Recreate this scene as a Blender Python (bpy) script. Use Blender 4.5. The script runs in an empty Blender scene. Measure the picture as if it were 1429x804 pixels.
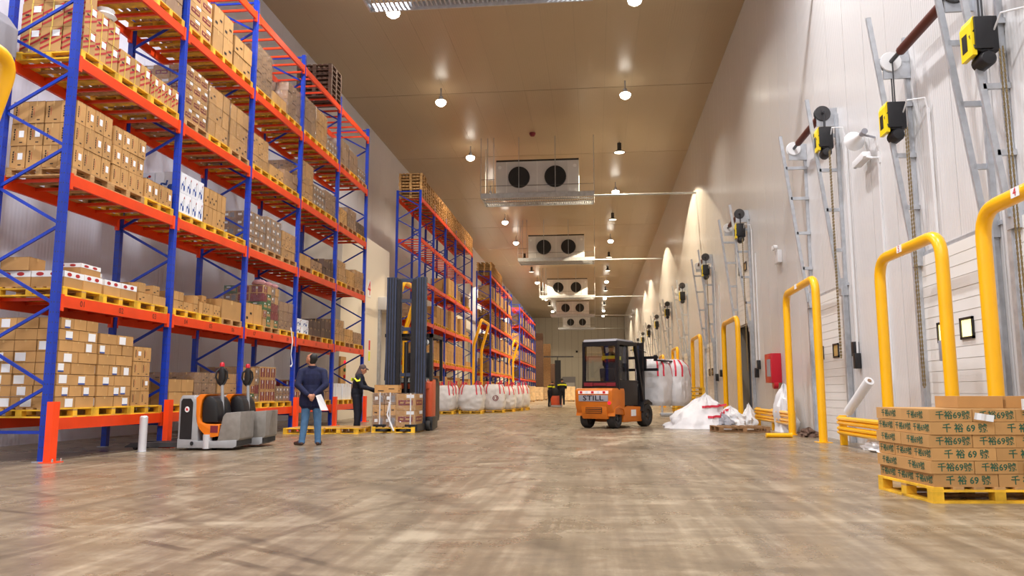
import bpy, bmesh, math, random
from mathutils import Vector, Matrix
random.seed(11)
R = math.radians
S = bpy.context.scene
COL = S.collection

# ------------------------------------------------------------------ camera
FPX, UC, VC = 1080.0, 714.5, 402.0
TH = math.atan(145 / FPX)
PS = math.atan(116.5 / FPX * math.cos(TH))
CF = Vector((-math.sin(PS) * math.cos(TH), math.cos(PS) * math.cos(TH), math.sin(TH)))
CR = Vector((math.cos(PS), math.sin(PS), 0))
CU = CR.cross(CF)
EYE = Vector((0, 0, 1.0))
cd = bpy.data.cameras.new('camera')
cd.sensor_width = 36
cd.lens = 36 * FPX / 1429
cd.clip_end = 400
cam = bpy.data.objects.new('camera', cd)
COL.objects.link(cam)
cam.matrix_world = Matrix(((CR.x, CU.x, -CF.x, EYE.x), (CR.y, CU.y, -CF.y, EYE.y), (CR.z, CU.z, -CF.z, EYE.z), (0, 0, 0, 1)))
S.camera = cam

# ------------------------------------------------------------------ world, exposure
S.view_settings.view_transform = 'Standard'
S.view_settings.look = 'None'
S.view_settings.gamma = 1
S.view_settings.use_curve_mapping = False
S.view_settings.exposure = 0.0
W = bpy.data.worlds.new('world')
S.world = W
W.use_nodes = True
W.node_tree.nodes['Background'].inputs[0].default_value = (0.5, 0.5, 0.55, 1)
W.node_tree.nodes['Background'].inputs[1].default_value = 0.05
LAMP_W = 330          # watts of one wide high-bay lamp
SPOT_W = 6500          # watts of one narrow high-bay lamp
WARM = (1.0, 0.82, 0.56)
COOL = (0.97, 0.97, 1.0)
ZC, XW, XL, YB, YF = 14.0, 5.15, -10.9, -14.0, 136.0     # ceiling, right wall, left wall, back wall, far wall
XF = -7.9                                                # front plane of the racks


def ray(u, v):
    return CF + CR * ((u - UC) / FPX) - CU * ((v - VC) / FPX)


def pz(u, v, z=0.0):
    d = ray(u, v)
    return EYE + d * ((z - 1) / d.z)


def px_(u, v, X):
    d = ray(u, v)
    return EYE + d * (X / d.x)


def py_(u, v, Y):
    d = ray(u, v)
    return EYE + d * (Y / d.y)


# ------------------------------------------------------------------ materials
def lin(h):
    h = h.lstrip('#')
    c = [int(h[i:i + 2], 16) / 255 for i in (0, 2, 4)]
    return tuple(x / 12.92 if x <= .04045 else ((x + .055) / 1.055) ** 2.4 for x in c) + (1,)


def mat(name, col, rough=.5, metal=0.0, vary=0.0, scale=6.0, bump=0.0, objvary=0.0, emit=None, estr=0.0, coat=0.0, stretch=None):
    m = bpy.data.materials.new(name)
    m.use_nodes = True
    nt = m.node_tree
    N, L = nt.nodes, nt.links
    b = N['Principled BSDF']
    c = lin(col) if isinstance(col, str) else tuple(col) + (1,)
    b.inputs['Base Color'].default_value = c
    b.inputs['Roughness'].default_value = rough
    b.inputs['Metallic'].default_value = metal
    if coat:
        b.inputs['Coat Weight'].default_value = coat
    src = None
    if vary or bump:
        tc = N.new('ShaderNodeTexCoord')
        nz = N.new('ShaderNodeTexNoise')
        nz.inputs['Scale'].default_value = scale
        nz.inputs['Detail'].default_value = 5
        if stretch:
            mp = N.new('ShaderNodeMapping')
            mp.inputs['Scale'].default_value = stretch
            L.new(tc.outputs['Object'], mp.inputs[0])
            L.new(mp.outputs[0], nz.inputs['Vector'])
        else:
            L.new(tc.outputs['Object'], nz.inputs['Vector'])
        if bump:
            bp = N.new('ShaderNodeBump')
            bp.inputs['Strength'].default_value = bump
            bp.inputs['Distance'].default_value = .02
            L.new(nz.outputs['Fac'], bp.inputs['Height'])
            L.new(bp.outputs[0], b.inputs['Normal'])
        if vary:
            mr = N.new('ShaderNodeMapRange')
            mr.inputs['From Min'].default_value = .3
            mr.inputs['From Max'].default_value = .7
            mr.inputs['To Min'].default_value = 1 - vary
            mr.inputs['To Max'].default_value = 1 + vary
            L.new(nz.outputs['Fac'], mr.inputs['Value'])
            src = mr.outputs[0]
    if objvary:
        oi = N.new('ShaderNodeObjectInfo')
        mr = N.new('ShaderNodeMapRange')
        mr.inputs['To Min'].default_value = 1 - objvary
        mr.inputs['To Max'].default_value = 1 + objvary
        L.new(oi.outputs['Random'], mr.inputs['Value'])
        if src is None:
            src = mr.outputs[0]
        else:
            mu = N.new('ShaderNodeMath')
            mu.operation = 'MULTIPLY'
            L.new(src, mu.inputs[0])
            L.new(mr.outputs[0], mu.inputs[1])
            src = mu.outputs[0]
    if src is not None:
        vm = N.new('ShaderNodeVectorMath')
        vm.operation = 'SCALE'
        vm.inputs[0].default_value = c[:3]
        L.new(src, vm.inputs['Scale'])
        L.new(vm.outputs[0], b.inputs['Base Color'])
    if emit:
        b.inputs['Emission Color'].default_value = lin(emit)
        b.inputs['Emission Strength'].default_value = estr
    return m


def glass_mat(name, tint, fac, rough=.05, noise=0.0):
    m = bpy.data.materials.new(name)
    m.use_nodes = True
    N, L = m.node_tree.nodes, m.node_tree.links
    N.remove(N['Principled BSDF'])
    out = N['Material Output']
    t = N.new('ShaderNodeBsdfTransparent')
    t.inputs[0].default_value = tint + (1,)
    g = N.new('ShaderNodeBsdfGlossy')
    g.inputs['Color'].default_value = (.9, .9, .9, 1)
    g.inputs['Roughness'].default_value = rough
    mx = N.new('ShaderNodeMixShader')
    mx.inputs[0].default_value = fac
    if noise:
        tc = N.new('ShaderNodeTexCoord')
        nz = N.new('ShaderNodeTexNoise')
        nz.inputs['Scale'].default_value = 7
        nz.inputs['Detail'].default_value = 4
        nz.inputs['Distortion'].default_value = 1.5
        L.new(tc.outputs['Object'], nz.inputs['Vector'])
        bp = N.new('ShaderNodeBump')
        bp.inputs['Strength'].default_value = noise
        bp.inputs['Distance'].default_value = .05
        L.new(nz.outputs['Fac'], bp.inputs['Height'])
        L.new(bp.outputs[0], g.inputs['Normal'])
    L.new(t.outputs[0], mx.inputs[1])
    L.new(g.outputs[0], mx.inputs[2])
    L.new(mx.outputs[0], out.inputs['Surface'])
    return m


def floor_mat():
    m = bpy.data.materials.new('polished_concrete')
    m.use_nodes = True
    N, L = m.node_tree.nodes, m.node_tree.links
    b = N['Principled BSDF']
    tc = N.new('ShaderNodeTexCoord')

    def noise(scale, detail, sc=(1, 1, 1), rz=0, dist=0, rough=.55):
        mp = N.new('ShaderNodeMapping')
        mp.inputs['Scale'].default_value = sc
        mp.inputs['Rotation'].default_value = (0, 0, rz)
        L.new(tc.outputs['Object'], mp.inputs[0])
        n = N.new('ShaderNodeTexNoise')
        n.inputs['Scale'].default_value = scale
        n.inputs['Detail'].default_value = detail
        n.inputs['Roughness'].default_value = rough
        n.inputs['Distortion'].default_value = dist
        L.new(mp.outputs[0], n.inputs['Vector'])
        return n.outputs['Fac']

    def ramp(src, a, bb, lo, hi):
        r = N.new('ShaderNodeMapRange')
        r.inputs['From Min'].default_value = a
        r.inputs['From Max'].default_value = bb
        r.inputs['To Min'].default_value = lo
        r.inputs['To Max'].default_value = hi
        L.new(src, r.inputs['Value'])
        return r.outputs[0]

    def mul(a, c):
        mm = N.new('ShaderNodeMath')
        mm.operation = 'MULTIPLY'
        L.new(a, mm.inputs[0])
        L.new(c, mm.inputs[1])
        return mm.outputs[0]

    def ring(cx, cy, sc, dist, a, bb, lo, hi):      # arcs swept by turning wheels
        mp = N.new('ShaderNodeMapping')
        mp.inputs['Location'].default_value = (-cx, -cy, 0)
        L.new(tc.outputs['Object'], mp.inputs[0])
        ln = N.new('ShaderNodeVectorMath')
        ln.operation = 'LENGTH'
        L.new(mp.outputs[0], ln.inputs[0])
        sp = N.new('ShaderNodeSeparateXYZ')
        L.new(mp.outputs[0], sp.inputs[0])
        at = N.new('ShaderNodeMath')
        at.operation = 'ARCTAN2'
        L.new(sp.outputs[1], at.inputs[0])
        L.new(sp.outputs[0], at.inputs[1])
        cb = N.new('ShaderNodeCombineXYZ')
        L.new(ln.outputs['Value'], cb.inputs[0])
        L.new(at.outputs[0], cb.inputs[1])
        n = N.new('ShaderNodeTexNoise')
        n.inputs['Scale'].default_value = sc
        n.inputs['Detail'].default_value = 4
        n.inputs['Distortion'].default_value = dist
        L.new(cb.outputs[0], n.inputs['Vector'])
        return ramp(n.outputs['Fac'], a, bb, lo, hi)
    f = ramp(noise(.5, 6), .3, .7, .86, 1.12)
    f = mul(f, ramp(noise(1.0, 8, (5.5, .30, 1), R(14), 0, .62), .34, .68, .90, 1.11))
    f = mul(f, ramp(noise(1.0, 8, (5.0, .25, 1), R(-32), 0, .62), .34, .68, .91, 1.10))
    f = mul(f, ramp(noise(1.3, 8, (6.0, .25, 1), R(58), 0, .62), .34, .68, .88, 1.12))
    f = mul(f, ramp(noise(1.2, 8, (.35, 4.2, 1), R(12), 0, .62), .34, .68, .89, 1.09))
    f = mul(f, ring(-7, 2.5, 1.7, 0, .55, .72, 1.0, .74))
    f = mul(f, ring(5.5, 16, 1.3, 0, .56, .72, 1.0, .80))
    f = mul(f, ring(-3.5, 16, 2.1, 0, .58, .70, 1.0, 1.17))
    def line_arc(cx, cy, r, w, lo, sc):      # one narrow tyre line swept about a turning point
        mp = N.new('ShaderNodeMapping')
        mp.inputs['Location'].default_value = (-cx, -cy, 0)
        L.new(tc.outputs['Object'], mp.inputs[0])
        ln = N.new('ShaderNodeVectorMath')
        ln.operation = 'LENGTH'
        L.new(mp.outputs[0], ln.inputs[0])
        sb = N.new('ShaderNodeMath')
        sb.operation = 'SUBTRACT'
        sb.inputs[1].default_value = r
        L.new(ln.outputs['Value'], sb.inputs[0])
        ab = N.new('ShaderNodeMath')
        ab.operation = 'ABSOLUTE'
        L.new(sb.outputs[0], ab.inputs[0])
        k = ramp(ab.outputs[0], w * .5, w, 1.0, 0.0)
        nn = ramp(noise(sc, 3, (1, 1, 1), 0, 0, .5), .40, .62, 0.0, 1.0)
        return ramp(mul(k, nn), 0, 1, 1.0, lo)
    for a in ((-9, -6, 12.6, .05, .62, 1.6), (-9, -6, 12.9, .05, .66, 1.3), (-14, -9, 18.4, .07, .70, 1.2), (9, 3, 11.5, .06, .70, 1.1), (9, 3, 12.7, .06, .72, 1.4), (-12, 22, 15.0, .07, .72, .9), (-12, 22, 16.3, .07, .75, 1.0),
              (40, 4, 41.3, .18, 1.3, .5), (-42, 9, 41.2, .16, 1.28, .6), (3, -18, 24.5, .18, 1.26, .7), (6, -10, 18.2, .14, 1.24, .8), (-20, 0, 17.6, .14, 1.26, .9), (30, -12, 31.6, .15, 1.28, .6)):
        f = mul(f, line_arc(*a))
    f = mul(f, ramp(noise(9, 5, (1, 1, 1), 0, 0, .6), .3, .7, .90, 1.09))
    f = mul(f, ramp(noise(38, 3), .25, .75, .93, 1.06))
    cr = N.new('ShaderNodeValToRGB')
    cr.color_ramp.elements[0].position = .3
    cr.color_ramp.elements[0].color = lin('#453b2e')
    cr.color_ramp.elements[1].position = 1.35
    cr.color_ramp.elements[1].color = lin('#aa9b83')
    e = cr.color_ramp.elements.new(.9)
    e.color = lin('#7c6c57')
    hf = N.new('ShaderNodeMath')
    hf.operation = 'MULTIPLY'
    hf.inputs[1].default_value = .72
    L.new(f, hf.inputs[0])
    L.new(hf.outputs[0], cr.inputs[0])
    cr.color_ramp.elements[0].position = .30
    cr.color_ramp.elements[1].position = .66
    cr.color_ramp.elements[2].position = 1.0
    L.new(cr.outputs[0], b.inputs['Base Color'])
    L.new(ramp(noise(1.4, 6), .3, .7, .22, .38), b.inputs['Roughness'])
    b.inputs['Specular IOR Level'].default_value = .55
    bp = N.new('ShaderNodeBump')
    bp.inputs['Strength'].default_value = .08
    bp.inputs['Distance'].default_value = .02
    L.new(noise(3.5, 4), bp.inputs['Height'])
    L.new(bp.outputs[0], b.inputs['Normal'])
    return m


def panel_mat(name, col, rough, axis, pitch, strength, metal=0.0, spec=.5):
    """painted sheet-metal sandwich panel with fine rolled ribs that run across `axis`"""
    m = mat(name, col, rough, metal, vary=.02, scale=.4)
    N, L = m.node_tree.nodes, m.node_tree.links
    b = N['Principled BSDF']
    b.inputs['Specular IOR Level'].default_value = spec
    tc = N.new('ShaderNodeTexCoord')
    w = N.new('ShaderNodeTexWave')
    w.bands_direction = axis
    w.inputs['Scale'].default_value = 1 / pitch
    w.inputs['Distortion'].default_value = 0
    L.new(tc.outputs['Object'], w.inputs['Vector'])
    bp = N.new('ShaderNodeBump')
    bp.inputs['Strength'].default_value = strength
    bp.inputs['Distance'].default_value = .01
    L.new(w.outputs['Fac'], bp.inputs['Height'])
    L.new(bp.outputs[0], b.inputs['Normal'])
    return m


FLOOR = floor_mat()
WALLR = panel_mat('wall_panel_paint', '#d6d4d3', .20, 'Y', .22, .26)
WALLL = panel_mat('left_wall_panel_paint', '#d6d8e6', .34, 'Y', .30, .2)
WALLF = panel_mat('far_wall_panel_paint', '#d8d5c8', .4, 'X', .3, .2)
CEIL = panel_mat('ceiling_panel_paint', '#ad9a7d', .32, 'X', .30, .12)
CREAM = mat('portal_cream_paint', '#ece4d3', .35)
JOINT = mat('panel_joint', '#7d7568', .6)
BLUE = mat('rack_blue_paint', '#1238ad', .38, vary=.08, scale=3, objvary=.06)
ORANGE = mat('rack_orange_paint', '#e8430f', .40, vary=.08, scale=3, objvary=.06)
REDOR = mat('protector_orange_red', '#ff4a12', .45, vary=.06, scale=4)
GALV = mat('galvanised_steel', '#bcc0c6', .36, .45, vary=.12, scale=8)
BOLL = mat('silver_paint', '#dcdde2', .3, .35)
STEEL = mat('bright_steel', '#c9cbcd', .22, .9, vary=.05, scale=5)
DSTEEL = mat('dark_steel', '#4b4a4c', .45, .6, vary=.15, scale=6)
YEL = mat('guard_yellow_paint', '#fdbb02', .30, vary=.05, scale=2.5, coat=.25)
PALY = mat('pallet_yellow_paint', '#e2b02a', .6, vary=.36, scale=5, objvary=.16)
PALW = mat('pallet_raw_wood', '#b98f5c', .75, vary=.22, scale=6, objvary=.22, stretch=(3, 1, 8))
PALD = mat('pallet_dark_wood', '#5d4436', .8, vary=.2, scale=6, objvary=.15)
PALR = mat('pallet_brown_wood', '#8d6a47', .8, vary=.25, scale=6, objvary=.2)
CARD = mat('cardboard', '#bd9058', .72, vary=.08, scale=4, objvary=.13)
CARD2 = mat('dull_cardboard', '#96765a', .72, vary=.10, scale=4, objvary=.13)
TAPE = mat('parcel_tape', '#c9a266', .35)
WHITE = mat('white_paper', '#eef0f2', .6)
INK = mat('black_ink', '#33251c', .7)
REDI = mat('red_ink', '#b22a2a', .6)
BLUEI = mat('blue_ink', '#2b4f9c', .6)
MARO = mat('maroon_print', '#7b1f2c', .55)
STRAP = mat('yellow_strap', '#e0c35a', .4)
WBOX = mat('white_carton_board', '#e6e8ee', .6, objvary=.05)
GREENP = mat('green_print', '#3f6b3c', .6)
GREYB = mat('grey_print', '#7e7c80', .6)
GRNI = mat('green_ink', '#1f5a44', .7)
DARKC = mat('dark_carton', '#5b463c', .7, objvary=.2)
SEAM = mat('carton_seam', '#6e4d2a', .8)
PINKB = mat('pink_bag', '#c9959a', .45, vary=.1, scale=9)
CM = [CARD, TAPE, WHITE, INK, REDI, BLUEI, MARO, STRAP, WBOX, GREENP, GREYB, GRNI, DARKC, SEAM, CARD2, PINKB]
iCARD, iTAPE, iWHITE, iINK, iRED, iBLUE, iMARO, iSTRAP, iWBOX, iGREEN, iGREY, iGRNI, iDARK, iSEAM, iCARD2, iPINK = range(16)
FILM = glass_mat('stretch_film', (.97, .97, .97), .13, .16, .8)
GLASS = glass_mat('clear_pane', (.86, .88, .88), .08, .03)
BLACK = mat('black_paint', '#17171b', .42, vary=.1, scale=5)
MASTB = mat('mast_dark_blue_grey', '#3a4358', .40, .3, vary=.15, scale=5)
RUBBER = mat('tyre_rubber', '#2b2826', .8, vary=.15, scale=10)
FKOR = mat('forklift_orange', '#cf711a', .42, vary=.08, scale=3)
TRKOR = mat('truck_orange', '#ee7d12', .35, vary=.05, scale=3)
RTOR = mat('reach_truck_orange', '#c9512a', .42, vary=.06, scale=3)
TRKGR = mat('truck_grey', '#a6a8ac', .4, .2, vary=.08, scale=5)
SKIRT = mat('truck_skirt_grey', '#8f8a84', .5, .2, vary=.12, scale=8)
BAGW = mat('woven_bag_white', '#dddbdc', .5, vary=.06, scale=5, bump=.3)
BAGS = mat('bag_strap_red', '#d8344a', .6)
NAVY = mat('navy_cloth', '#10163a', .85, vary=.2, scale=14, bump=.3)
NAVY2 = mat('dark_overall_cloth', '#101322', .85, vary=.2, scale=14, bump=.3)
JEANS = mat('jeans_cloth', '#4a6f94', .85, vary=.18, scale=12, bump=.3)
SKIN = mat('skin', '#b98063', .55)
HAIR = mat('dark_hair', '#15110f', .6)
HOOD = mat('brown_grey_hood', '#5a4a48', .85)
SHOE = mat('brown_leather', '#4a322a', .5)
SHOEB = mat('black_leather', '#121214', .5)
HIVIS = mat('hivis_yellow', '#dfe821', .5)
REDGL = mat('red_gloss', '#c3122a', .3)
PLASTW = mat('white_plastic', '#e3e3e4', .4)
GREYPL = mat('grey_plastic', '#9a9aa2', .5)
LENS = mat('lamp_lens', '#ffffff', .3, emit='#fff6e6', estr=16)
LENSB = mat('narrow_lamp_lens', '#ffffff', .3, emit='#fff2da', estr=2.2)
SIGNW = mat('warning_plate', '#f2e6e2', .3, emit='#ffdcd0', estr=.25)  # faint emission paints in the light a reflective strip throws back
TAILR = mat('tail_lamp_red', '#e0203a', .25, emit='#ff2a40', estr=1.0)
WINY = mat('door_window_lit', '#ffe9a0', .3, emit='#fff3a0', estr=1.6)
DAYSPOT = mat('door_window_dull', '#c8a868', .3)
DOORW = mat('door_section_white', '#e3e2df', .42)
FANB = mat('fan_black', '#0d0d11', .4)
EVAPW = mat('evaporator_white', '#d6d6d8', .4, vary=.03, scale=2)
SHAFT = mat('shaft_brown', '#5d2a20', .5, .3)
CHAINM = mat('chain_brass', '#8f7f5c', .4, .7)
BRIGHTY = mat('operator_yellow', '#f3d50e', .4)
SIGNR = mat('sign_red', '#d3202a', .5)


# ------------------------------------------------------------------ mesh builder
class MB:
    def __init__(s):
        s.v, s.f, s.m = [], [], []

    def add(s, vs, fs, mi=0):
        o = len(s.v)
        s.v += [tuple(p) for p in vs]
        for f in fs:
            s.f.append(tuple(i + o for i in f))
            s.m.append(mi)
        return s

    def hexa(s, p, mi=0):
        return s.add(p, [(0, 3, 2, 1), (4, 5, 6, 7), (0, 1, 5, 4), (1, 2, 6, 5), (2, 3, 7, 6), (3, 0, 4, 7)], mi)

    def box(s, x0, x1, y0, y1, z0, z1, mi=0):
        return s.hexa([(x0, y0, z0), (x1, y0, z0), (x1, y1, z0), (x0, y1, z0), (x0, y0, z1), (x1, y0, z1), (x1, y1, z1), (x0, y1, z1)], mi)

    def cbox(s, c, d, mi=0):
        return s.box(c[0] - d[0] / 2, c[0] + d[0] / 2, c[1] - d[1] / 2, c[1] + d[1] / 2, c[2] - d[2] / 2, c[2] + d[2] / 2, mi)

    def frame(s, p, q, up=(0, 0, 1)):
        d = (Vector(q) - Vector(p)).normalized()
        u = Vector(up)
        if abs(d.dot(u)) > .98:
            u = Vector((0, 1, 0))
        a = d.cross(u).normalized()
        return d, a, a.cross(d).normalized()

    def bar(s, p, q, w, h, mi=0, up=(0, 0, 1)):
        d, a, b = s.frame(p, q, up)
        p, q = Vector(p), Vector(q)
        c = [(-w / 2, -h / 2), (w / 2, -h / 2), (w / 2, h / 2), (-w / 2, h / 2)]
        return s.hexa([p + a * i + b * j for i, j in c] + [q + a * i + b * j for i, j in c], mi)

    def prism(s, poly, y0, y1, mi=0, axis='y'):
        n = len(poly)
        if axis == 'y':
            f = lambda a, b, t: (a, t, b)
        elif axis == 'x':
            f = lambda a, b, t: (t, a, b)
        else:
            f = lambda a, b, t: (a, b, t)
        vs = [f(a, b, y0) for a, b in poly] + [f(a, b, y1) for a, b in poly]
        fs = [tuple(range(n)), tuple(range(2 * n - 1, n - 1, -1))] + [(i, i + n, (i + 1) % n + n, (i + 1) % n) for i in range(n)]
        return s.add(vs, fs, mi)

    def rings(s, rs, mi=0, caps=True, closed=False):
        n = len(rs[0])
        o = []
        for r in rs:
            o += r
        fs = []
        k = len(rs)
        for a in range(k if closed else k - 1):
            b = (a + 1) % k
            for i in range(n):
                j = (i + 1) % n
                fs.append((a * n + i, a * n + j, b * n + j, b * n + i))
        if caps and not closed:
            fs.append(tuple(range(n - 1, -1, -1)))
            fs.append(tuple((k - 1) * n + i for i in range(n)))
        return s.add(o, fs, mi)

    def tube(s, pts, r, n=8, mi=0, caps=True):
        pts = [Vector(p) for p in pts]
        rs = []
        ref = None
        for i, p in enumerate(pts):
            d = (pts[min(i + 1, len(pts) - 1)] - pts[max(i - 1, 0)]).normalized()
            if ref is None:
                ref = Vector((0, 0, 1)) if abs(d.z) < .9 else Vector((1, 0, 0))
            a = d.cross(ref).normalized()
            b = a.cross(d).normalized()
            ref = b
            rr = r[i] if isinstance(r, (list, tuple)) else r
            rs.append([p + a * math.cos(t) * rr + b * math.sin(t) * rr for t in [2 * math.pi * k / n for k in range(n)]])
        return s.rings(rs, mi, caps)

    def lathe(s, prof, c=(0, 0, 0), n=20, mi=0, axis='z'):
        rs = []
        for r, z in prof:
            ring = []
            for k in range(n):
                t = 2 * math.pi * k / n
                a, b = r * math.cos(t), r * math.sin(t)
                if axis == 'z':
                    ring.append(Vector((c[0] + a, c[1] + b, c[2] + z)))
                elif axis == 'x':
                    ring.append(Vector((c[0] + z, c[1] + a, c[2] + b)))
                else:
                    ring.append(Vector((c[0] + b, c[1] + z, c[2] + a)))
            rs.append(ring)
        return s.rings(rs, mi)

    def quad(s, p, mi=0):
        return s.add(p, [tuple(range(len(p)))], mi)

    def mesh(s, name, mats, smooth=False, bevel=0.0, segs=2):
        me = bpy.data.meshes.new(name)
        me.from_pydata([tuple(v) for v in s.v], [], s.f)
        for m in (mats if isinstance(mats, (list, tuple)) else [mats]):
            me.materials.append(m)
        me.polygons.foreach_set('material_index', s.m)
        bm = bmesh.new()
        bm.from_mesh(me)
        bmesh.ops.recalc_face_normals(bm, faces=bm.faces)
        if bevel:
            es = [e for e in bm.edges if len(e.link_faces) == 2 and e.calc_face_angle(0) > R(25)]
            bmesh.ops.bevel(bm, geom=es, offset=bevel, segments=segs, affect='EDGES', profile=.6, clamp_overlap=True)
        bm.to_mesh(me)
        bm.free()
        if smooth or bevel:
            me.shade_smooth()
            me.set_sharp_from_angle(angle=R(38))
        me.update()
        return me

    def obj(s, name, mats, parent=None, loc=None, rz=0, **k):
        return link(name, s.mesh(name, mats, **k), parent, loc, rz)


def link(name, me, parent=None, loc=None, rz=0):
    o = bpy.data.objects.new(name, me)
    COL.objects.link(o)
    if parent:
        o.parent = parent
    if loc is not None:
        o.location = loc
    if rz:
        o.rotation_euler = (0, 0, rz)
    return o


def tag(o, label=None, cat=None, group=None, kind=None):
    if label:
        o['label'] = label
    if cat:
        o['category'] = cat
    if group:
        o['group'] = group
    if kind:
        o['kind'] = kind
    return o


def thing(name, label, cat, loc=(0, 0, 0), rz=0, group=None):
    return tag(link(name, None, None, loc, rz), label, cat, group)


def dup(root, loc, rz=None, label=None, group=None):
    r = root.copy()
    COL.objects.link(r)
    r.location = loc
    if rz is not None:
        r.rotation_euler = (0, 0, rz)
    if label:
        r['label'] = label
    if group:
        r['group'] = group
    for ch in list(KIDS.get(root.name, root.children)):
        c = ch.copy()
        COL.objects.link(c)
        c.parent = r
        for g in ch.children:
            d = g.copy()
            COL.objects.link(d)
            d.parent = c
    return r


KIDS = {}
_TXT = {}


def text_mesh(body, mtl, bold=0.0):
    key = (body, mtl.name)
    if key in _TXT:
        return _TXT[key]
    c = bpy.data.curves.new('lettering', 'FONT')
    c.body = body
    c.align_x = 'CENTER'
    c.align_y = 'CENTER'
    c.resolution_u = 2
    c.offset = bold
    c.extrude = .004
    o = bpy.data.objects.new('lettering', c)
    COL.objects.link(o)
    dg = bpy.context.evaluated_depsgraph_get()
    me = bpy.data.meshes.new_from_object(o.evaluated_get(dg))
    me.name = 'lettering'
    me.materials.clear()
    me.materials.append(mtl)
    COL.objects.unlink(o)
    bpy.data.objects.remove(o)
    _TXT[key] = me
    return me


def letter(body, mtl, parent, loc, size, face='-y', name='lettering', bold=0.0, sx=1.0):
    o = link(name, text_mesh(body, mtl, bold), parent, loc)
    o.rotation_euler = {'-y': (R(90), 0, 0), '+x': (R(90), 0, R(90)), '-x': (R(90), 0, R(-90)), '+y': (R(90), 0, R(180))}[face]
    o.scale = (size * sx, size, size)
    return o


ORD = ['first', 'second', 'third', 'fourth', 'fifth', 'sixth', 'seventh', 'eighth', 'ninth', 'tenth', 'eleventh', 'twelfth', 'thirteenth', 'fourteenth', 'fifteenth', 'sixteenth', 'seventeenth', 'eighteenth', 'nineteenth', 'twentieth']


# ================================================================== lamps and their light
def lamps():
    hb = MB().lathe([(.03, .60), (.03, .26), (.08, .24), (.10, .10), (.20, .03), (.21, 0.0), (.05, 0.0)], n=20)
    house = hb.mesh('housing', [GREYPL], smooth=True)
    lensA = MB().lathe([(.01, -.20), (.11, -.18), (.20, -.11), (.235, -.01), (.20, .04), (.01, .05)], n=20).mesh('lens', [LENS], smooth=True)
    hbB = MB().lathe([(.012, .62), (.012, .52), (.11, .50), (.11, .14), (.13, .12), (.31, .02), (.33, -.02), (.30, -.015), (.28, .01), (.02, .02)], n=20)
    houseB = hbB.mesh('housing', [DSTEEL], smooth=True)
    lensB = MB().lathe([(.01, -.012), (.27, -.012), (.27, .0), (.01, .0)], n=20).mesh('lens', [LENSB], smooth=True)
    z = 13.4
    for row, x in (('left', -6.45), ('right', 1.42)):
        for k in range(-4, 14):
            y = 23.5 + 8 * k
            narrow = (row == 'right' and k in (2, 4, 6, 7, 9, 11)) or (row == 'left' and k in (6, 7, 9, 11))
            kind = 'black canister high-bay lamp' if narrow else 'bright white high-bay lamp'
            side = 'over the rack fronts' if row == 'left' else 'towards the dock wall'
            n = k + 5
            t = thing('high_bay_lamp', f'{kind} in the row {side}, {ORD[n - 1]} along it', 'lamp', (x, y, z), 0, f'ceiling lamps {side}')
            link('housing', houseB if narrow else house, t)
            link('lens', lensB if narrow else lensA, t)
            if narrow:
                ld = bpy.data.lights.new('narrow_lamp', 'SPOT')
                ld.energy = SPOT_W
                ld.spot_size = R(121)
                ld.spot_blend = .05
                ld.shadow_soft_size = .12
            else:
                ld = bpy.data.lights.new('wide_lamp', 'AREA')
                ld.shape = 'DISK'
                ld.size = .45
                ld.spread = R(128 if k >= 0 else 165)
                ld.energy = LAMP_W * (2.0 if k < 0 else .40 if row == 'right' and k > 1 else .72)  # unseen lamps nearest the camera boosted and spread wider as added frontal fill
            ld.color = COOL if k < 0 else (1.0, .92, .80) if k < 2 else WARM
            lo = bpy.data.objects.new('lamp_light', ld)
            COL.objects.link(lo)
            lo.parent = t
            lo.location = (0, 0, -.23 if not narrow else -.03)


lamps()


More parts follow.
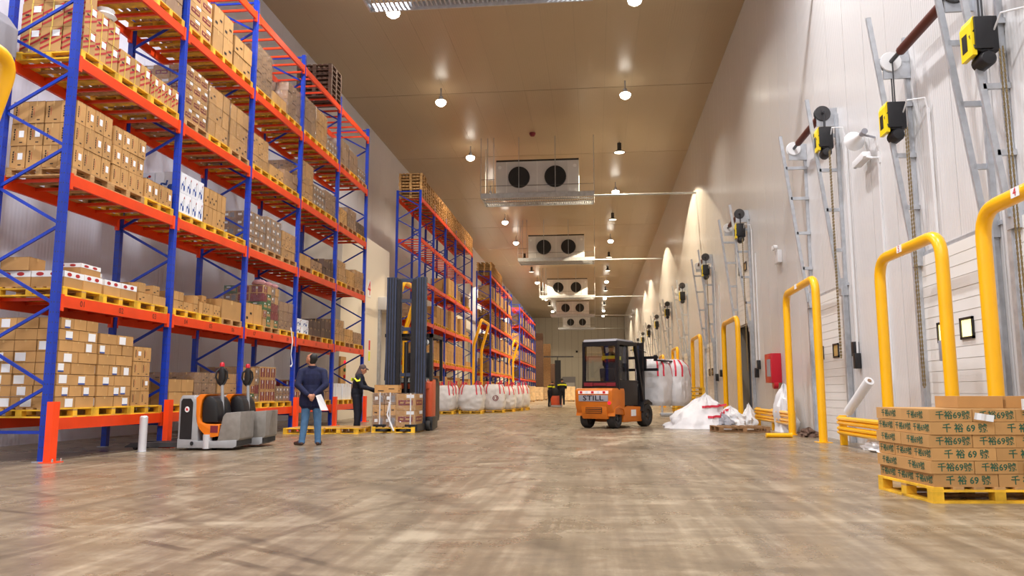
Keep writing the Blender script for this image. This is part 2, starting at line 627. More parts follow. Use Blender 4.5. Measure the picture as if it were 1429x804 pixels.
# ================================================================== setting
def structure():
    f = MB().box(XL - .3, XW + .1, YB, YF, -.3, 0).obj('floor', [FLOOR])
    tag(f, 'polished brown concrete floor streaked by tyre marks', kind='structure')
    # ceiling: backing slab with panels below it
    c = MB().box(XL - .3, XW + .3, YB, YF, ZC + .012, ZC + .25).obj('ceiling', [JOINT])
    tag(c, 'glossy tan panel ceiling', kind='structure')
    seams = [-14, -8.6, .7, 10.0, 19.3]
    s0 = pz(700, 128, ZC).y
    s0 = s0 - 9.3 * 5
    ys = [YB] + [s0 + 9.3 * k for k in range(0, 20) if YB + 1 < s0 + 9.3 * k < YF - 1] + [YF]
    nx = 14
    wx = (XW - XL) / nx
    cache = {}
    for a, b in zip(ys[:-1], ys[1:]):
        ln = round(b - a - .06, 3)
        if ln not in cache:
            cache[ln] = MB().box(-wx / 2 + .0025, wx / 2 - .0025, -ln / 2, ln / 2, 0, .011).mesh('ceiling_panel', [CEIL])
        for i in range(nx):
            link('ceiling_panel', cache[ln], c, (XL + wx * (i + .5), (a + b) / 2, ZC))
    # right wall
    OP = (26.0, 28.2, 3.25)     # opening of the raised door
    w = MB()
    w.box(XW + .012, XW + .25, YB, OP[0], 0, ZC)
    w.box(XW + .012, XW + .25, OP[1], YF, 0, ZC)
    w.box(XW + .012, XW + .25, OP[0], OP[1], OP[2], ZC)
    wo = w.obj('wall_right', [JOINT])
    tag(wo, 'tall cream ribbed panel wall with the dock doors', kind='structure')
    full = MB().box(0, .011, -.543, .543, 0, ZC).mesh('wall_panel', [WALLR])
    y = YB
    while y < YF - .5:
        if y + 1.1 <= OP[0] - .5 or y >= OP[1] + .3:
            link('wall_panel', full, wo, (XW, y + .55, 0))
        else:
            for (a, b, z0) in ((y, min(y + 1.1, OP[0]), 0), (max(y, OP[0]), min(y + 1.1, OP[1]), OP[2]), (max(y, OP[1]), y + 1.1, 0)):
                if b - a > .05:
                    link('wall_panel', MB().box(0, .011, a - y - .55 + .003, b - y - .55 - .003, z0, ZC).mesh('wall_panel', [WALLR]), wo, (XW, y + .55, 0))
        y += 1.1
    # left wall
    wl = tag(MB().box(XL - .25, XL - .012, YB, YF, 0, ZC).obj('wall_left', [JOINT]), 'pale grey panel wall behind the racks', kind='structure')
    pl = MB().box(-.011, 0, -.572, .572, 0, ZC).mesh('wall_panel', [WALLL])
    y = YB
    while y < YF - .5:
        link('wall_panel', pl, wl, (XL, y + .575, 0))
        y += 1.15
    # far and back wall
    wf = tag(MB().box(XL, XW, YF + .012, YF + .25, 0, ZC).obj('wall_far', [JOINT]), 'cream far end wall of panels', kind='structure')
    pf = MB().box(-.56, .56, 0, .011, 0, 6.98).mesh('wall_panel', [WALLF])
    for i in range(14):
        for z in (0, 7.0):
            link('wall_panel', pf, wf, (XL + .573 + i * 1.146, YF, z))
    wb = tag(MB().box(XL, XW, YB - .25, YB - .012, 0, ZC).obj('wall_back', [WALLF]), 'pale wall behind the viewpoint', kind='structure')
    # far door and fittings
    d = tag(MB().box(-1.0, 1.0, -.06, -.01, 0, 2.6).obj('door_9', [PLASTW], None, (py_(794, 540, YF).x, YF, 0)), 'white rolling door in the far wall', kind='structure')
    MB().box(-1.15, 1.15, -.12, -.01, 2.6, 3.6).obj('door_header', [GREYPL], d)
    MB().box(-1.12, -1.0, -.1, -.01, 0, 2.6).obj('door_frame', [GREYPL], d)
    MB().box(1.0, 1.12, -.1, -.01, 0, 2.6).obj('door_frame', [GREYPL], d)
    p = py_(842, 520, YF)
    d = tag(MB().box(-2.6, 2.6, -.05, -.01, 0, 7.0).obj('door_10', [WALLF], None, (p.x, YF, 0)), 'outlined cream door panel in the far wall', kind='structure')
    fr = MB()
    fr.box(-2.7, -2.6, -.08, -.01, 0, 7.1).box(2.6, 2.7, -.08, -.01, 0, 7.1).box(-2.7, 2.7, -.08, -.01, 7.0, 7.1)
    fr.obj('door_frame', [DSTEEL], d)
    p = py_(805, 491, YF)
    t = thing('wall_speaker', 'small black box high on the far wall', 'speaker', (p.x, YF - .25, p.z - .15))
    MB().box(-.18, .18, 0, .22, 0, .34).obj('body', [BLACK], t, bevel=.01)
    MB().box(-.03, .03, .2, .25, .1, .2).obj('bracket', [GALV], t)


structure()


# ================================================================== right wall doors
def bolt_door(n, y0, y1, top, panel_z, track_top, near_motor, detail, win=None, lit=False):
    """one sectional dock door: y0 near jamb, y1 far jamb; panel_z how far the leaf is raised"""
    d = tag(MB().box(XW - .03, XW - .002, y0 - .16, y1 + .16, panel_z + top, panel_z + top + .06).obj(f'door_{n}', [GALV]), None, kind='structure')
    names = {1: 'dock door opposite the carton pallet', 2: 'dock door with lit windows behind the yellow guards', 3: 'closed dock door beside the red hose box',
             4: 'raised dock door with its leaf up between the tracks', 5: 'closed dock door beyond the raised one'}
    d['label'] = names.get(n, f'{ORD[n - 1]} dock door along the panel wall')
    k = max(4, int(round(top / .165)))
    h = top / k
    y0p, y1p = y0, y1
    sec = MB()
    sec.prism([(XW - .05, .0015), (XW - .046, h - .0015), (XW - .012, h - .0015), (XW - .012, .0015)], y0p, y1p, axis='y')
    me = sec.mesh('door_section', [DOORW])
    for i in range(k):
        link('door_section', me, d, (0, 0, panel_z + i * h))
    if win:
        wy, wz = win
        for j, wyy in enumerate(wy):
            fr = MB()
            a, b = .19, .15
            fr.box(XW - .075, XW - .045, wyy - a, wyy + a, wz - b, wz - b + .035).box(XW - .075, XW - .045, wyy - a, wyy + a, wz + b - .035, wz + b)
            fr.box(XW - .075, XW - .045, wyy - a, wyy - a + .035, wz - b, wz + b).box(XW - .075, XW - .045, wyy + a - .035, wyy + a, wz - b, wz + b)
            fo = fr.obj('window_frame', [BLACK], d)
            MB().box(XW - .058, XW - .05, wyy - a + .03, wyy + a - .03, wz - b + .03, wz + b - .03).obj('window_pane', [WINY if lit else DAYSPOT], fo)
    # jamb tracks and inclined high-lift tracks with rungs
    for side, yy, s in (('near', y0, -1), ('far', y1, 1)):
        t = MB()
        t.box(XW - .10, XW - .005, yy + s * .02 - .035, yy + s * .02 + .035, 0, 3.2)
        t.box(XW - .13, XW - .10, yy + s * .07 - .05, yy + s * .07 + .05, 0, 3.2)
        t.box(XW - .14, XW - .004, yy - .09, yy + .09, 2.95, 3.3)
        tr = t.obj('jamb_track', [GALV], d)
        hi = MB()
        hi.box(XW - .07, XW - .004, yy + s * .05 - .03, yy + s * .05 + .03, 3.2, track_top - .35)
        hi.obj('wall_angle', [GALV], d)
        p, q = (XW - .13, yy, 3.1), (XW - .60, yy, track_top)
        ra = MB().bar(p, q, .075, .05, 0, (0, 1, 0)).obj('high_lift_track', [GALV], d)
        for z in ([3.9, 4.75, 5.6, 6.35] if detail else [4.1, 5.2, 6.3]):
            x = XW - .13 - .47 * (z - 3.1) / (track_top - 3.1)
            MB().box(x, XW - .004, yy - .025, yy + .025, z - .035, z + .035).obj('bracket', [GALV], ra)
    # shaft with cable drums
    zs = track_top - (.78 if n < 3 else .32)
    drop = 1.22 if n < 3 else .86
    if track_top > 6:
        sh = MB().tube([(XW - .3, y0 - .15, zs), (XW - .3, y1 + .15, zs)], .035, 8)
        so = sh.obj('torsion_shaft', [DSTEEL], d)
        sp = MB().tube([(XW - .3, y0 + .35, zs), (XW - .3, y1 - .45, zs)], .075, 12)
        sp.obj('torsion_spring', [SHAFT], so, smooth=True)
        for yy in (y0, y1):
            MB().lathe([(.02, -.05), (.16, -.05), (.17, -.03), (.12, -.02), (.12, .02), (.17, .03), (.16, .05), (.02, .05)], (XW - .3, yy, zs), 18, 0, 'y').obj('cable_drum', [PLASTW if yy == y1 else DSTEEL], so, smooth=True)
            MB().box(XW - .42, XW - .004, yy - .02, yy + .02, zs - .28, zs + .12).obj('bearing_plate', [GALV], so)
        # operator motor, a thing of its own
        ym = (y0 - .12) if near_motor else (y1 - .05)
        where = {1: 'by the door opposite the carton pallet', 2: 'by the horn and wall camera', 3: 'by the door beside the red hose box', 4: 'by the raised dock door', 5: 'by the door after the raised one'}.get(n, f'by the {ORD[n - 1]} dock door')
        m = thing('door_operator', f'yellow and black door motor {where}', 'motor', (XW - .30, ym, zs - drop), 0, 'door motors on the dock wall')
        MB().box(-.16, .16, -.16, .16, .05, .62).obj('gearbox', [BLACK], m, bevel=.02)
        cv = MB().prism([(-.24, .02), (-.24, .55), (-.18, .66), (-.02, .66), (-.02, .02)], .14, .24, 0, 'y')
        cv2 = MB().prism([(-.24, .0), (-.24, .52), (-.20, .62), (-.17, .62), (-.17, .0)], -.16, .2, 0, 'y')
        co = cv2.obj('yellow_cover', [BRIGHTY], m)
        MB().box(-.20, .06, -.20, -.155, .08, .60).obj('front_cover', [BLACK], m, bevel=.01)
        m.scale = (.8, .8, .8)
        MB().box(-.245, -.238, -.02, .14, .12, .40).obj('nameplate', [BLACK], co)
        MB().lathe([(.02, -.20), (.10, -.19), (.13, -.15), (.13, .10), (.02, .11)], (-.02, 0, -.06), 16, 0, 'y').obj('motor', [BLACK], m, smooth=True)
        cb = MB()
        for dy in (-.05, .05):
            cb.tube([(.0, dy, .6), (.0, dy, drop / .8)], .014, 6)
        cb.obj('drive_chain', [BLACK], m)
        if detail:
            MB().tube([(-.05, -.15, .02), (-.20, -.17, .10), (-.24, -.10, .32), (-.18, -.2, .42)], .012, 6).obj('cable', [BLACK], m)
            # conduit from motor down to the control box
            yc = ym - .55 if near_motor else ym - .75
            co = MB()
            co.tube([(.1, -.1, .35), (.1, (yc - ym) * .5, .55), (.28, yc - ym, .45), (.32, yc - ym, .2)], .016, 6)
            co.obj('flex_conduit', [PLASTW], m, smooth=True)
            cn = MB().box(.30, .34, yc - ym - .02, yc - ym + .02, (-(zs - drop) + 1.75) / .8, .25)
            cn.obj('wall_conduit', [PLASTW], m)
            bx = MB().box(.22, .365, yc - ym - .09, yc - ym + .07, (-(zs - drop) + 1.45) / .8, (-(zs - drop) + 1.75) / .8).obj('control_box', [BLACK if n != 2 else GREYPL], m, bevel=.01)
            # hand chain loop
            ch = MB()
            z_lo = (-(zs - drop) + (1.1 if n == 2 else 1.7)) / .8
            for dy in (-.045, .045):
                z = -.05
                kk = 0
                while z > z_lo:
                    if kk % 2:
                        ch.box(-.014, .014, yc + .25 - ym + dy - .004, yc + .25 - ym + dy + .004, z - .045, z)
                    else:
                        ch.box(-.004, .004, yc + .25 - ym + dy - .014, yc + .25 - ym + dy + .014, z - .045, z)
                    z -= .04
                    kk += 1
            ch.tube([(0, yc + .25 - ym - .045, z_lo + .02), (0, yc + .25 - ym - .02, z_lo - .05), (0, yc + .25 - ym + .02, z_lo - .05), (0, yc + .25 - ym + .045, z_lo + .02)], .009, 5)
            ch.obj('hand_chain', [CHAINM], m)
    return d


bolt_door(1, 7.3, 9.75, 3.1, 0, 7.1, False, True, ((8.2, 8.9), 1.87), True)
bolt_door(2, 10.35, 12.6, 3.1, 0, 7.1, False, True, ((11.22, 11.95), 1.87), True)
bolt_door(3, 16.35, 18.75, 3.15, 0, 7.15, True, True, ((17.1, 18.2), 1.87))
bolt_door(4, 25.9, 28.2, 3.35, 3.3, 7.2, True, True, ((26.5, 27.5), 5.2))
bolt_door(5, 34.0, 36.4, 3.15, 0, 7.15, True, True, ((34.7, 35.6), 1.87))
for i, yn in enumerate((43.2, 52.2, 61.2, 70.2, 79.2, 88.2, 97.2)):
    bolt_door(6 + i if i < 3 else 8 + i, yn, yn + 2.4, 3.15, 0, 7.15, True, False, ((yn + .7, yn + 1.6), 1.87))

# the open dock behind the raised door
t = MB()
t.box(XW + .3, XW + 5, 25.6, 28.6, -.28, -.05, 0).box(XW + .3, XW + 5, 28.5, 28.6, -.05, 3.3, 0).box(XW + .3, XW + 5, 25.6, 25.7, -.05, 3.3, 0).box(XW + .3, XW + 5, 25.6, 28.6, 3.3, 3.4, 0).box(XW + 4.9, XW + 5, 25.6, 28.6, -.05, 3.3, 0)
tag(t.obj('trailer_body', [GREYPL]), 'grey inside of the trailer parked at the raised door', 'trailer')
t = thing('dock_leveller_flap', 'orange upright panel standing in the raised doorway', 'panel', (XW + .28, 26.35, 0))
MB().box(0, .05, -.35, .75, .0, 1.35).obj('plate', [YEL], t, bevel=.01)
MB().box(-.02, 0, -.3, -.22, .0, 1.3).box(-.02, 0, .6, .68, 0, 1.3).obj('stiffener', [YEL], t)

# small fittings on the dock wall
p = px_(1222, 200, 5.1)
t = thing('wall_camera', 'white security camera on a bracket below the horn', 'camera', (XW, p.y, p.z - .25))
MB().tube([(-.01, 0, -.02), (-.12, 0, -.02), (-.16, .1, .03), (-.16, .26, .06)], .022, 8).obj('bracket', [PLASTW], t, smooth=True)
MB().box(-.02, 0, -.05, .05, -.12, .1).obj('mount_plate', [PLASTW], t)
MB().prism([(.14, .06), (.18, .16), (.75, .13), (.8, .04), (.7, .0), (.2, .02)], -.23, -.09, 0, 'x').obj('housing', [PLASTW], t, bevel=.01)
MB().lathe([(.005, 0), (.045, 0), (.045, .03), (.005, .03)], (-.16, .78, .06), 14, 0, 'y').obj('lens', [BLACK], t)
MB().box(-.03, 0, -.02, .02, -p.z + .27, -.1).obj('conduit', [PLASTW], t)
t = thing('horn_speaker', 'white horn loudspeaker above the wall camera', 'speaker', (XW, p.y + .05, p.z + .16))
MB().lathe([(.04, 0), (.05, .12), (.08, .28), (.15, .42), (.19, .46), (.18, .47), (.12, .42), (.02, .3)], (-.2, .15, .1), 20, 0, 'y').obj('horn', [PLASTW], t, smooth=True)
MB().lathe([(.005, 0), (.055, .0), (.055, .16), (.005, .16)], (-.2, .02, .1), 14, 0, 'y').obj('driver', [GREYPL], t, smooth=True)
MB().bar((-.2, .1, .05), (0, .1, 0), .03, .03).obj('bracket', [GREYPL], t)
p = px_(1086, 350, 5.1)
t = thing('emergency_light', 'small white emergency light box alone on the dock wall', 'light', (XW, p.y, p.z - .2))
MB().box(-.12, 0, -.2, .2, -.15, .2).obj('case', [PLASTW], t, bevel=.01)
for s in (-.1, .1):
    MB().lathe([(.01, 0), (.06, -.0), (.07, -.1), (.01, -.1)], (-.1, s, .28), 12, 0, 'x').obj('lamp_head', [PLASTW], t, smooth=True)
for (u, v, nm, lb) in ((1197, 487, 'switch_box', 'small black switch box beside the closed dock door'), (1061, 509, 'switch_box', 'small black switch box beside the raised dock door'),
                       (1008, 521, 'switch_box', 'small black switch box before the fifth dock door')):
    p = px_(u, v, XW)
    t = thing(nm, lb, 'switch', (XW, p.y, p.z))
    MB().box(-.1, 0, -.08, .08, -.14, .14).obj('case', [BLACK], t, bevel=.01)
    MB().box(-.03, 0, -.012, .012, .14, 5.4 - p.z).obj('conduit', [PLASTW], t)
p = px_(1086, 512, XW)
t = thing('fire_hose_box', 'red fire hose cabinet on the dock wall behind a yellow guard', 'hose cabinet', (XW, p.y, 1.25))
MB().box(-.28, 0, -.40, .40, 0, .82).obj('case', [REDGL], t, bevel=.015)
MB().box(-.295, -.28, -.30, .10, .18, .66).obj('window', [GREYPL], t)
MB().lathe([(.02, -.06), (.13, -.06), (.13, .06), (.02, .06)], (-.16, -.28, -.04), 16, 0, 'x').obj('hose_nozzle', [REDGL], t, smooth=True)


# ================================================================== yellow guards and barriers
def arc(p0, p1, p2, r, n=6):
    """rounded corner at p1"""
    p0, p1, p2 = Vector(p0), Vector(p1), Vector(p2)
    a, b = (p0 - p1).normalized(), (p2 - p1).normalized()
    s, e = p1 + a * r, p1 + b * r
    out = []
    for i in range(n + 1):
        t = i / n
        out.append(s * (1 - t) ** 2 + p1 * 2 * t * (1 - t) + e * t * t)
    return out


def guard(y0, y1, h, x0, x1, label, sticker=None, rad=.082, sy=.5):
    t = thing('door_guard', label, 'guard', ((x0 + x1) / 2, (y0 + y1) / 2, 0), 0, 'yellow tube guards at the dock doors')
    cx, cy = (x0 + x1) / 2, (y0 + y1) / 2
    a, b = (x0 - cx, y0 - cy, 0), (x1 - cx, y1 - cy, 0)
    at, bt = (a[0], a[1], h), (b[0], b[1], h)
    pts = [a, (a[0], a[1], h * .5)] + arc(a, at, bt, .34) + arc(at, bt, b, .34) + [(b[0], b[1], h * .5), b]
    MB().tube(pts, rad, 14).obj('tube', [YEL], t, smooth=True)
    for q in (a, b):
        MB().box(q[0] - .14, q[0] + .14, q[1] - .14, q[1] + .14, 0, .015).obj('foot_plate', [YEL], t)
    if sticker is not None:
        px = a[0] * (1 - sy) + b[0] * sy - rad - .004
        pyy = a[1] * (1 - sy) + b[1] * sy
        st = MB().box(px, px + .008, pyy - .08, pyy + .08, h - .05, h + .055).obj('number_sticker', [WHITE], t)
        if sticker:
            letter(sticker, SIGNR, st, (px - .003, pyy, h), .13, '-x')
    return t


guard(9.35, 7.35, 3.08, 4.5, 4.5, 'nearest yellow tube guard, marked 4, behind the carton pallet', '4', .085, .45)
guard(12.55, 10.45, 3.05, 4.46, 4.5, 'yellow tube guard marked 5 in front of the lit door windows', '5', .082, .47)
guard(19.05, 16.25, 3.32, 4.58, 4.5, 'yellow tube guard in front of the closed door by the hose box', '', .082, .5)
guard(27.75, 25.05, 3.35, 4.5, 4.5, 'yellow tube guard in front of the raised dock door')
guard(36.6, 33.8, 3.4, 4.5, 4.5, 'slender yellow tube guard beyond the raised dock door')
guard(45.9, 43.2, 3.4, 4.5, 4.5, 'yellow tube guard just above the hanging white bags')
guard(54.9, 52.2, 3.4, 4.5, 4.5, 'distant yellow tube guard hidden behind the forklift mast')


def barrier(ya, yb, x, label):
    t = thing('floor_barrier', label, 'barrier', (x, (ya + yb) / 2, 0))
    L = abs(yb - ya)
    for y in (-L / 2 + .06, 0, L / 2 - .06) if L > 3 else (-L / 2 + .06, L / 2 - .06):
        MB().box(-.06, .06, y - .05, y + .05, 0, .56).obj('post', [YEL], t, bevel=.008)
    for z in (.20, .38):
        pr = [(-.06, z), (-.10, z + .03), (-.10, z + .06), (-.065, z + .08), (-.10, z + .10), (-.10, z + .13), (-.06, z + .16), (-.05, z + .16), (-.05, z)]
        MB().prism(pr, -L / 2, L / 2, 0, 'y').obj('rail', [YEL], t)


barrier(12.75, 15.6, 4.68, 'low yellow double-rail barrier with a white roll leaning on it')
barrier(19.3, 23.4, 4.68, 'low yellow double-rail barrier below the fire hose cabinet')


# ================================================================== pallets
PY, PX = .96, 1.10      # pallet extent along the aisle and across it


def pallet_proto(name, outer, inner, sy=PY, sx=PX, label='', loc=(0, 0, -50)):
    t = thing(name, label, 'pallet', loc)
    nb = 7
    bw = .10
    me = MB().box(-bw / 2, bw / 2, -sy / 2, sy / 2, .122, .144).mesh('deck_board', [outer])
    mi = MB().box(-bw / 2, bw / 2, -sy / 2, sy / 2, .122, .144).mesh('deck_board', [inner])
    for i in range(nb):
        link('deck_board', me if i in (0, nb - 1) else mi, t, (-sx / 2 + bw / 2 + i * (sx - bw) / (nb - 1), 0, 0))
    for y in (-sy / 2 + .05, 0, sy / 2 - .05):
        MB().box(-sx / 2, sx / 2, y - .05, y + .05, .100, .122).obj('stringer_board', [outer if y else inner], t)
        for x in (-sx / 2 + .05, 0, sx / 2 - .05):
            MB().box(x - .05, x + .05, y - .05, y + .05, .022, .100).obj('block', [outer if abs(x) > .1 or abs(y) > .1 else inner], t)
        MB().box(-sx / 2, sx / 2, y - .05, y + .05, 0, .022).obj('bottom_board', [outer if y else inner], t)
    for x in (-sx / 2 + .05, sx / 2 - .05):
        MB().box(x - .05, x + .05, -sy / 2 + .1, sy / 2 - .1, 0.001, .0215).obj('bottom_board', [outer], t)
    KIDS[t.name] = list(t.children)
    return t


def pallet_simple(outer, inner, sy=PY, sx=PX):
    m = MB()
    for i in range(7):
        x = -sx / 2 + .05 + i * (sx - .1) / 6
        m.box(x - .05, x + .05, -sy / 2, sy / 2, .122, .144, 0 if i in (0, 6) else 1)
    for y in (-sy / 2 + .05, 0, sy / 2 - .05):
        m.box(-sx / 2, sx / 2, y - .05, y + .05, .100, .122, 0)
        for x in (-sx / 2 + .05, 0, sx / 2 - .05):
            m.box(x - .05, x + .05, y - .05, y + .05, .022, .1, 0)
        m.box(-sx / 2, sx / 2, y - .05, y + .05, 0, .022, 0)
    return m.mesh('pallet', [outer, inner])


PAL = {'yellow': pallet_proto('pallet', PALY, PALW), 'wood': pallet_proto('pallet', PALW, PALW), 'dark': pallet_proto('pallet', PALD, PALD)}
PSIMPLE = {'yellow': pallet_simple(PALY, PALW), 'wood': pallet_simple(PALW, PALW), 'dark': pallet_simple(PALD, PALD)}
PALNAMES = {'yellow': 'yellow-edged wooden pallet', 'wood': 'bare wooden pallet', 'dark': 'dark brown wooden pallet'}


def put_pallet(colour, loc, label, group, rz=0, full=True):
    if full:
        return dup(PAL[colour], loc, rz, label, group)
    o = link('pallet', PSIMPLE[colour], None, loc, rz)
    return tag(o, label, 'pallet', group)


# ================================================================== cartons
_CT = {}


def carton_mesh(style, dx, dy, dz):
    key = (style, round(dx, 3), round(dy, 3), round(dz, 3))
    if key in _CT:
        return _CT[key]
    st, _, va = style.partition(':')
    m = MB()
    body = {'white': iWBOX, 'blank': iWBOX, 'dull': iCARD2, 'dark': iDARK, 'green': iGREEN, 'red': iMARO, 'pink': iPINK, 'grey': iCARD2}.get(st, iCARD)
    m.box(-dx / 2, dx / 2, -dy / 2, dy / 2, 0, dz, body)
    e = .0025

    def dec(face, poly, mi, lift=1.0):
        o = e * lift
        if face == 'x':
            m.quad([(dx / 2 + o, -dy / 2 + u * dy, v * dz) for u, v in poly], mi)
        elif face == 'y':
            m.quad([(-dx / 2 + u * dx, -dy / 2 - o, v * dz) for u, v in poly], mi)
        else:
            m.quad([(-dx / 2 + u * dx, -dy / 2 + v * dy, dz + o) for u, v in poly], mi)

    def rect(face, u0, u1, v0, v1, mi, lift=1.0):
        dec(face, [(u0, v0), (u1, v0), (u1, v1), (u0, v1)], mi, lift)
    rng = random.Random(hash(key) & 0xffff if False else sum(map(ord, style)) + int(dz * 1000))
    # tape over the lid and its tails
    for f in ('x', 'y'):
        if st not in ('white', 'striped', 'green', 'pink', 'flat', 'text'):
            rect(f, .46, .54, .78, 1, iTAPE)
        if st in ('plain', 'label', 'dull', 'glyph'):
            rect(f, 0.0, 1.0, .985, 1.0, iSEAM, .8)
            rect(f, 0.0, .012, 0, 1.0, iSEAM, .8)
    rect('z', .45, .55, 0, 1, iTAPE)
    if st in ('plain', 'dull', 'grey') and va == 'p':
        for f in ('x', 'y'):
            rect(f, .15, .4, .2, .32, iINK)
            rect(f, .6, .85, .45, .55, iINK)
    if st == 'glyph':
        for f in ('x', 'y'):
            for k in range(5):
                a = .16 + rng.random() * .03
                rect(f, a, a + .09, .25 + k * .11, .33 + k * .11, iINK)
            rect(f, .33, .36, .35, .7, iRED)
            rect(f, .55, .75, .12, .17, iINK)
        if va == 'w':
            for f in ('x', 'y'):
                rect(f, .5, .82, .38, .68, iWHITE)
    if st == 'striped':
        for f in ('x', 'y'):
            for k in range(3):
                b = .08 + k * .22
                dec(f, [(0, b), (0, b + .09), (1, b + .47), (1, b + .38)], iRED)
            dec(f, [(.45, 0), (.52, 0), (.52, 1), (.45, 1)], iSTRAP, 2)
            rect(f, .56, .92, .62, .88, iWHITE, 2)
            rect(f, .16, .36, .5, .56, iINK, 2)
    if st == 'print':
        for f in ('x', 'y'):
            rect(f, .12, .88, .30, .62, iMARO)
            rect(f, .2, .4, .40, .52, iCARD, 2)
            rect(f, .5, .8, .40, .52, iCARD, 2)
            rect(f, .55, .95, .75, .95, iWHITE, 2)
    if st == 'maroon':
        for f in ('x', 'y'):
            rect(f, .08, .40, .10, .88, iMARO)
            rect(f, .55, .90, .10, .88, iMARO)
            rect(f, .40, .55, .55, .85, iWHITE)
    if st == 'white':
        for f in ('x', 'y'):
            pts_o = [(.15 + .30 * t, .15 + .5 * t + .18 * math.sin(t * 6.0)) for t in [k / 8 for k in range(9)]]
            for k in range(8):
                a, b = pts_o[k], pts_o[k + 1]
                w = .05 + .07 * math.sin(math.pi * (k + .5) / 8)
                dec(f, [(a[0], a[1]), (a[0] + w, a[1] - .02), (b[0] + w, b[1] - .02), (b[0], b[1])], iBLUE)
            dec(f, [(.62 + .13 * math.cos(t), .25 + .15 * math.sin(t)) for t in [k * math.pi / 5 for k in range(10)]], iBLUE)
            rect(f, .70, .74, .35, .8, iINK)
            dec(f, [(.8 + .06 * math.cos(t), .8 + .07 * math.sin(t)) for t in [k * math.pi / 4 for k in range(8)]], iRED)
    if st == 'flat':
        for f in ('x', 'y'):
            rect(f, 0, 1, .62, 1, iWHITE)
            for k in (.12, .55):
                dec(f, [(k + .14 + .12 * math.cos(t), .8 + .12 * math.sin(t)) for t in [q * math.pi / 5 for q in range(10)]], iRED, 2)
            if va == 'w':
                rect(f, .3, .75, .1, .75, iWHITE, 3)
    if st == 'blackwhite':
        pass
    if st == 'green':
        for f in ('x', 'y'):
            rect(f, .1, .9, .3, .6, iCARD)
            rect(f, .2, .5, .7, .85, iWHITE)
    if st == 'grey':
        for f in ('x', 'y'):
            rect(f, .18, .46, .42, .70, iWHITE)
            rect(f, .6, .9, .2, .8, iGREY)
    me = m.mesh('carton', CM)
    _CT[key] = me
    return me


LABELM = MB().box(0, .003, -.075, .075, -.065, .065, 0).box(0, .0035, -.075, .075, -.065, -.042, 1).mesh('paper_label', [WHITE, BLUEI])
LABELW = MB().box(0, .003, -.085, .085, -.065, .065, 0).mesh('paper_label', [WHITE])


def stick_label(o, face, dx, dy, dz, k=LABELM, u=.5, v=.5):
    l = link('paper_label', k, o)
    if face == 'x':
        l.location = (dx / 2 + .003, -dy / 2 + dy * u, dz * v)
    else:
        l.location = (-dx / 2 + dx * u, -dy / 2 - .003, dz * v)
        l.rotation_euler = (0, 0, R(-90))
    l.scale = (1, min(1, dy / .36), min(1, dz / .17))


CATN = {'white': ('white_carton', 'white carton with blue swirls'), 'striped': ('striped_carton', 'carton with red stripes'),
        'glyph': ('carton', 'tan carton printed black'), 'plain': ('carton', 'plain brown carton'), 'label': ('carton', 'brown taped carton'),
        'flat': ('flat_carton', 'flat carton with printed rim'), 'print': ('carton', 'brown carton with a dark red printed band')}


